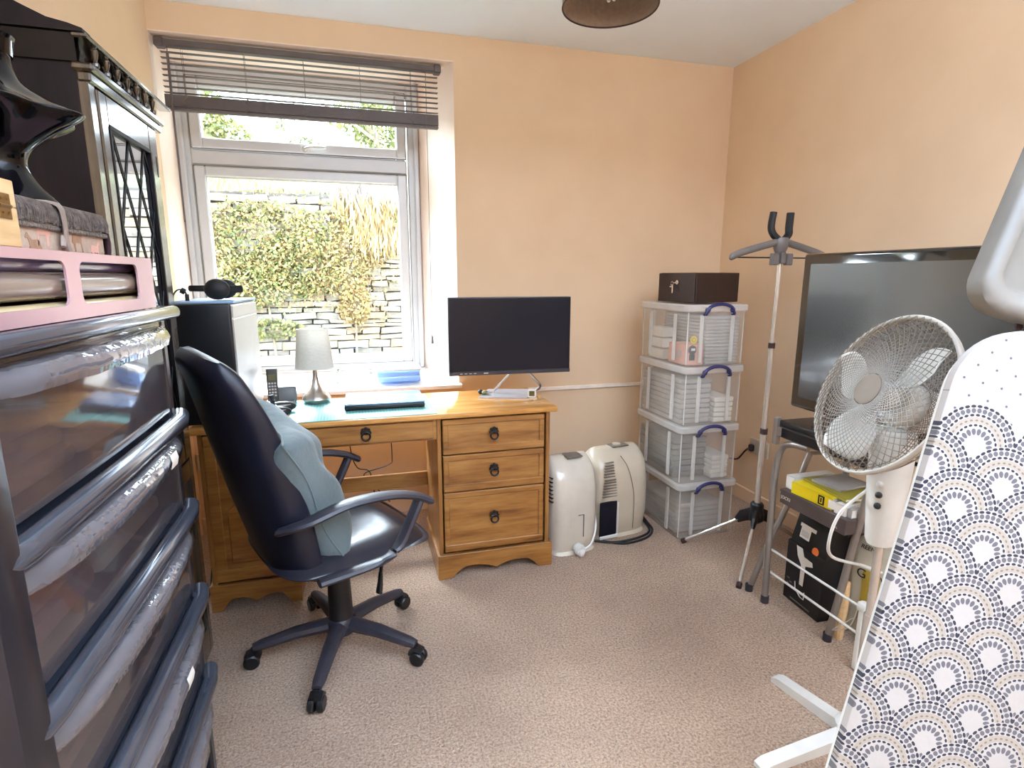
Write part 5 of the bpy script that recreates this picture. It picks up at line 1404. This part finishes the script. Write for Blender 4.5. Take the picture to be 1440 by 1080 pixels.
oc = T('open_carton', 'open brown cardboard carton on the carpet between the stool legs and the fan', 'box', (1.80, 1.345, 0), math.radians(8))
m = MB(); m.b2(-.08, .08, -.09, .05, 0, .004).b2(-.08, -.077, -.09, .05, 0, .13).b2(.077, .08, -.09, .05, 0, .13).b2(-.08, .08, -.09, -.087, 0, .13).b2(-.08, .08, .047, .05, 0, .13); m.build('carton', M_card, oc, smooth=False)
m = MB(); m.box((-.10, -.02, .142), (.05, .13, .003), 0, M=Matrix.Rotation(.15, 4, 'Y')); m.build('flap', M_card, oc, smooth=False)
wp = T('wooden_post', 'pale wooden stick standing behind the front right leg of the stool', 'stick', (1.675, 1.452, 0))
m = MB(); m.tube([(0, 0, 0), (.004, .0, .12), (.012, .004, .225)], [.014, .017, .013], 10); m.build('stick', M_plywood, wp)
cdb = T('card_board', 'brown cardboard box against the right wall behind the stool', 'box', (2.06, 1.92, 0), .1)
m = MB(); m.b2(-.10, .10, -.16, .08, 0, .30, .003); m.build('carton', M_card, cdb)
m = MB(); m.b2(-.1012, -.100, -.05, -.01, 0, .30); m.build('tape', M_beige, cdb, smooth=False)

# clothes airer behind the ironing board
ar = T('clothes_airer', 'folded white clothes airer with thin rods beside the step stool', 'airer', (1.592, 1.20, 0))
MB().b2(-.012, .012, .088, .112, 0, .245, .006).build('end_post', M_white, ar); MB().b2(-.012, .012, -.45, -.426, 0, .245, .006).build('end_post', M_white, ar); MB().box((0, .10, .236), (.032, .034, .034), .008, seg=2).build('end_joint', M_white, ar)
for z in (.229, .131):
    m = MB(); m.tube([(0, -.43, z), (0, .10, z), (-.002, .566, z)], .0048, 8); m.build('rod', M_white, ar)
m = MB(); m.tube([(-.002, .563, .131), (-.002, .563, .229)], .0048, 8); m.build('end_rod', M_white, ar)
m = MB(); m.tube(smooth_path([(0, .12, .22), (.04, .18, .10), (.03, .24, .05)], 4), .002, 5); m.tube([(.03, .24, .05), (0.02, .15, .16)], .002, 5); m.build('wire_prop', M_white, ar)

# ------------------------------------------------------------------ pedestal fan
FP = (1.338, 1.072)
fan = T('pedestal_fan', 'cream pedestal fan with wire mesh guard between the television and ironing board', 'fan', (FP[0], FP[1], 0))
for (ex, ey) in ((1.289, 1.334), (0.997, 1.054)):
    d = Vector((ex-FP[0], ey-FP[1], 0)); L = d.length; a = math.atan2(d.y, d.x)
    Ma = Matrix.Rotation(a, 4, 'Z')
    m = MB(); m.prism([(-L, 0), (L, 0), (L, .014), (L*.93, .024), (.05, .036), (-.05, .036), (-L*.93, .024), (-L, .014)], -.019, .019, 'y', M=Ma); o = m.build('foot_bar', M_white, fan)
    m = MB(); m.box((L*.55, 0, .0315), (L*.6, .010, .002), 0, M=Ma @ Matrix.Rotation(.055, 4, 'Y')); m.build('groove', M_beige, o)
m = MB(); m.lathe([(.05, .03), (.05, .045), (.03, .06), (.018, .075)], 24); m.build('pole_socket', M_white, fan)
m = MB(); m.cyl((0, 0, .05), (0, 0, .40), .015, 16); m.cyl((0, 0, .40), (0, 0, .66), .011, 16); m.build('pole', M_alu, fan)
m = MB(); m.lathe([(.015, .612), (.034, .615), (.040, .63), (.054, .80), (.058, .90), (.052, .93), (.03, .94), (0, .94)], 28, squash=.85); m.build('control_column', M_white, fan)
for z in (.735, .765, .795):
    m = MB(); m.ball((-.048, -.018, z), .009, 10); m.build('speed_button', M_blackp if z < .78 else M_white, fan)
m = MB(); m.tube(smooth_path([(-.03, .03, .76), (-.10, .04, .70), (-.118, .05, .62), (-.08, .07, .55), (.01, .05, .52), (.06, .03, .50)], 6), .0045, 8); m.build('power_lead', M_white, fan)
fn = Vector((-.90, .20, .39)).normalized()
fxv = Vector((fn.y, -fn.x, 0)).normalized(); fyv = fn.cross(fxv).normalized()
FC = Vector((1.288-FP[0], 1.088-FP[1], 1.028))
FM = axes(FC, fxv, fyv, fn)
R = 0.213
m = MB(); m.lathe([(.0, -.15), (.05, -.148), (.062, -.13), (.062, -.06), (.05, -.045), (.012, -.04), (.010, .02), (0, .02)], 24, M=FM); m.build('motor_housing', M_white, fan)
m = MB(); m.tube([FC-fn*.10, Vector((0, 0, .94))], .03, 10); m.build('tilt_joint', M_white, fan)
def gz_front(r): return .010+.026*(1-(max(0, r-.05)/(R-.05))**2.6)
def gz_rear(r): return -.015-.075*(1-(max(0, r-.06)/(R-.06))**3.5)
def guard(zf, nw, nm, r0, tw_):
    m = MB(); K = 15
    for fam in (1, -1):
        for i in range(nw):
            pts = []
            for k in range(K):
                r = r0+(R-r0)*k/(K-1)
                a = 2*PI*i/nw+fam*tw_*math.log(r/R)
                pts.append((r*math.cos(a), r*math.sin(a), zf(r)))
            m.tube(pts, .00115, 3, caps=False, M=FM)
    return m.build(nm, M_mesh, fan)
guard(gz_front, 56, 'front_guard', .044, 1.0); guard(gz_rear, 56, 'rear_guard', .05, 1.0)
m = MB(); m.torus((0, 0, 0), R, .0062, 64, 8, M=FM); m.torus((0, 0, -.012), R-.002, .004, 64, 8, M=FM); m.build('guard_ring', M_fancase, fan)
m = MB(); m.lathe([(.042, .033), (.042, .037), (.036, .039), (0, .040)], 28, M=FM); m.build('guard_badge', pm('tan_badge', (128, 114, 100), rough=0.6), fan)
for k in range(3):
    a0 = math.radians((79, 222, 345)[k])
    def bl_(u, v, a0=a0):
        r = .03+.155*v
        wdt = math.radians(10+40*math.sin(PI*min(1, .12+v*.80))**.8*(1 if v < .85 else (1-((v-.85)/.15)**2*.55)))
        a = a0+(u-.45)*wdt*1.15
        return (r*math.cos(a), r*math.sin(a), .002+(.5-u)*.050*(.4+.6*v))
    m = MB(); m.grid(bl_, 12, 14, M=FM); o = m.build('blade', M_white, fan)
    sm = o.modifiers.new('thickness', 'SOLIDIFY'); sm.thickness = .003; sm.offset = 0
m = MB(); m.lathe([(.034, -.03), (.036, .01), (.030, .026), (0, .03)], 24, M=FM); m.build('blade_hub', M_white, fan)

# ------------------------------------------------------------------ ironing board standing on its nose
dB = 0.905
tl_ = math.radians(17)
axu = (cu*math.cos(tl_)+cr*math.sin(tl_)).normalized()     # up along the board
axr = (cr*math.cos(tl_)-cu*math.sin(tl_)).normalized()
axn = (-cf).normalized()
def pix(px, py, d): return Vector((0, 0, 1.324))+(cf+cr*((px-720)/F_PX)-cu*((py-540)/F_PX))*d
top_c = pix(1528, 486, dB)
Ltot = top_c.z/axu.z
foot = top_c-axu*(Ltot-.002)
ib = T('ironing_board', 'ironing board in a cream scallop print cover standing on end at the right edge', 'ironing board', tuple(foot))
IM = axes((0, 0, 0), axr, axu, axn)
def outline(L, hw, n=12):
    pts = []
    rc = .135
    for i in range(n+1):
        a = PI/2*i/n; pts.append((hw-rc+rc*math.cos(a), L-rc*.92+rc*.92*math.sin(a)))
    for i in range(n+1):
        a = PI/2+PI/2*i/n; pts.append((-hw+rc+rc*math.cos(a), L-rc*.92+rc*.92*math.sin(a)))
    nose = []
    for i in range(25):
        t = i/24; yy = .50*(1-t)**1.0
        ww = hw*math.sin(PI/2*min(1, (yy/.50)**.55))
        nose.append((-max(ww, .0), yy))
    pts += nose+[(-x, y) for x, y in reversed(nose[:-1])]
    return pts
ol = outline(Ltot, .190)
def offs(o, k):
    c = Vector((0, Ltot*.5)); return [(x*(1-k/.19), c.y+(y-c.y)*(1-k/(Ltot*.5))) for x, y in o]
m = MB()
loft(m, [[(x, y, -.018) for x, y in ol], [(x, y, -.004) for x, y in ol], [(x, y, .0) for x, y in offs(ol, .006)]], True, True)
cv = m.build('cover', M_cover, ib, weld=True); cv.matrix_local = IM
m = MB(); loft(m, [[(x, y, -.034) for x, y in offs(ol, .008)], [(x, y, -.018) for x, y in offs(ol, .006)]], True, True); fr2 = m.build('board_base', M_white, ib); fr2.matrix_local = IM
# recessed plastic rest at the wide end
m = MB()
TW, TL, TY = .185, .345, Ltot+.014
def tray_ring(ins, z, r):
    w0, w1 = TW-ins, TW*.86-ins   # bottom wider than top
    pts = []
    y0, y1 = TY+ins, TY+TL-ins
    for cx, cy, a, ww in ((w0-r, y0+r, -PI/2, 0), (w1-r, y1-r, 0, 0), (-w1+r, y1-r, PI/2, 0), (-w0+r, y0+r, PI, 0)):
        for i in range(7):
            t = a+PI/2*i/6; pts.append((cx+r*math.cos(t), cy+r*math.sin(t), z))
    return pts
loft(m, [tray_ring(.0, -.045, .05), tray_ring(-.002, -.012, .05), tray_ring(.004, -.004, .05), tray_ring(.022, -.004, .04), tray_ring(.030, -.010, .035), tray_ring(.048, -.036, .03)], True, True)
tr_ = m.build('iron_rest', M_beige, ib, weld=True, angle=50, label='pale grey recessed plastic tray'); tr_.matrix_local = IM
for sx in (-.08, .08):
    br = MB().tube([(sx, Ltot-.05, -.036), (sx, TY+.08, -.050)], .006, 8).build('rest_bracket', M_trimdark, ib); br.matrix_local = IM
m = MB(); m.box((-.10, TY+TL+.012, -.02), (.03, .03, .025), .008, seg=2); hk = m.build('end_cap', M_blackm, ib); hk.matrix_local = IM

# ------------------------------------------------------------------ pendant lamp
pd = T('pendant_lamp', 'taupe drum pendant lampshade hanging from the ceiling', 'lamp', (0.862, 1.872, 2.2))
m = MB(); m.lathe([(.158, 0), (.158, .19)], 48, cap=False); m.lathe([(.156, 0), (.156, .19)], 48, cap=False); m.build('shade', M_pend, pd)
for z in (0, .19): MB().torus((0, 0, z), .1573, .0028, 56, 6).build('rim', M_trimdark, pd, label='dark rim band')
m = MB()
for k in range(3): m.tube([(.02*math.cos(k*2.1), .02*math.sin(k*2.1), .165), (.157*math.cos(k*2.1), .157*math.sin(k*2.1), .17)], .002, 6)
m.cyl((0, 0, .13), (0, 0, .19), .018, 16); m.build('lamp_holder', M_white, pd)
m = MB()
for dx, dy in ((-.013, 0), (.013, 0), (0, .013), (0, -.013)): m.cyl((dx, dy, .025), (dx, dy, .13), .0065, 10); m.ball((dx, dy, .025), .0065, 10)
m.build('bulb', M_lampwh, pd, label='white stick bulb')
m = MB(); m.cyl((0, 0, .19), (0, 0, .30), .003, 8); m.lathe([(.045, .322), (.045, .306), (.03, .292), (.005, .285)], 24); m.build('ceiling_rose', M_white, pd)
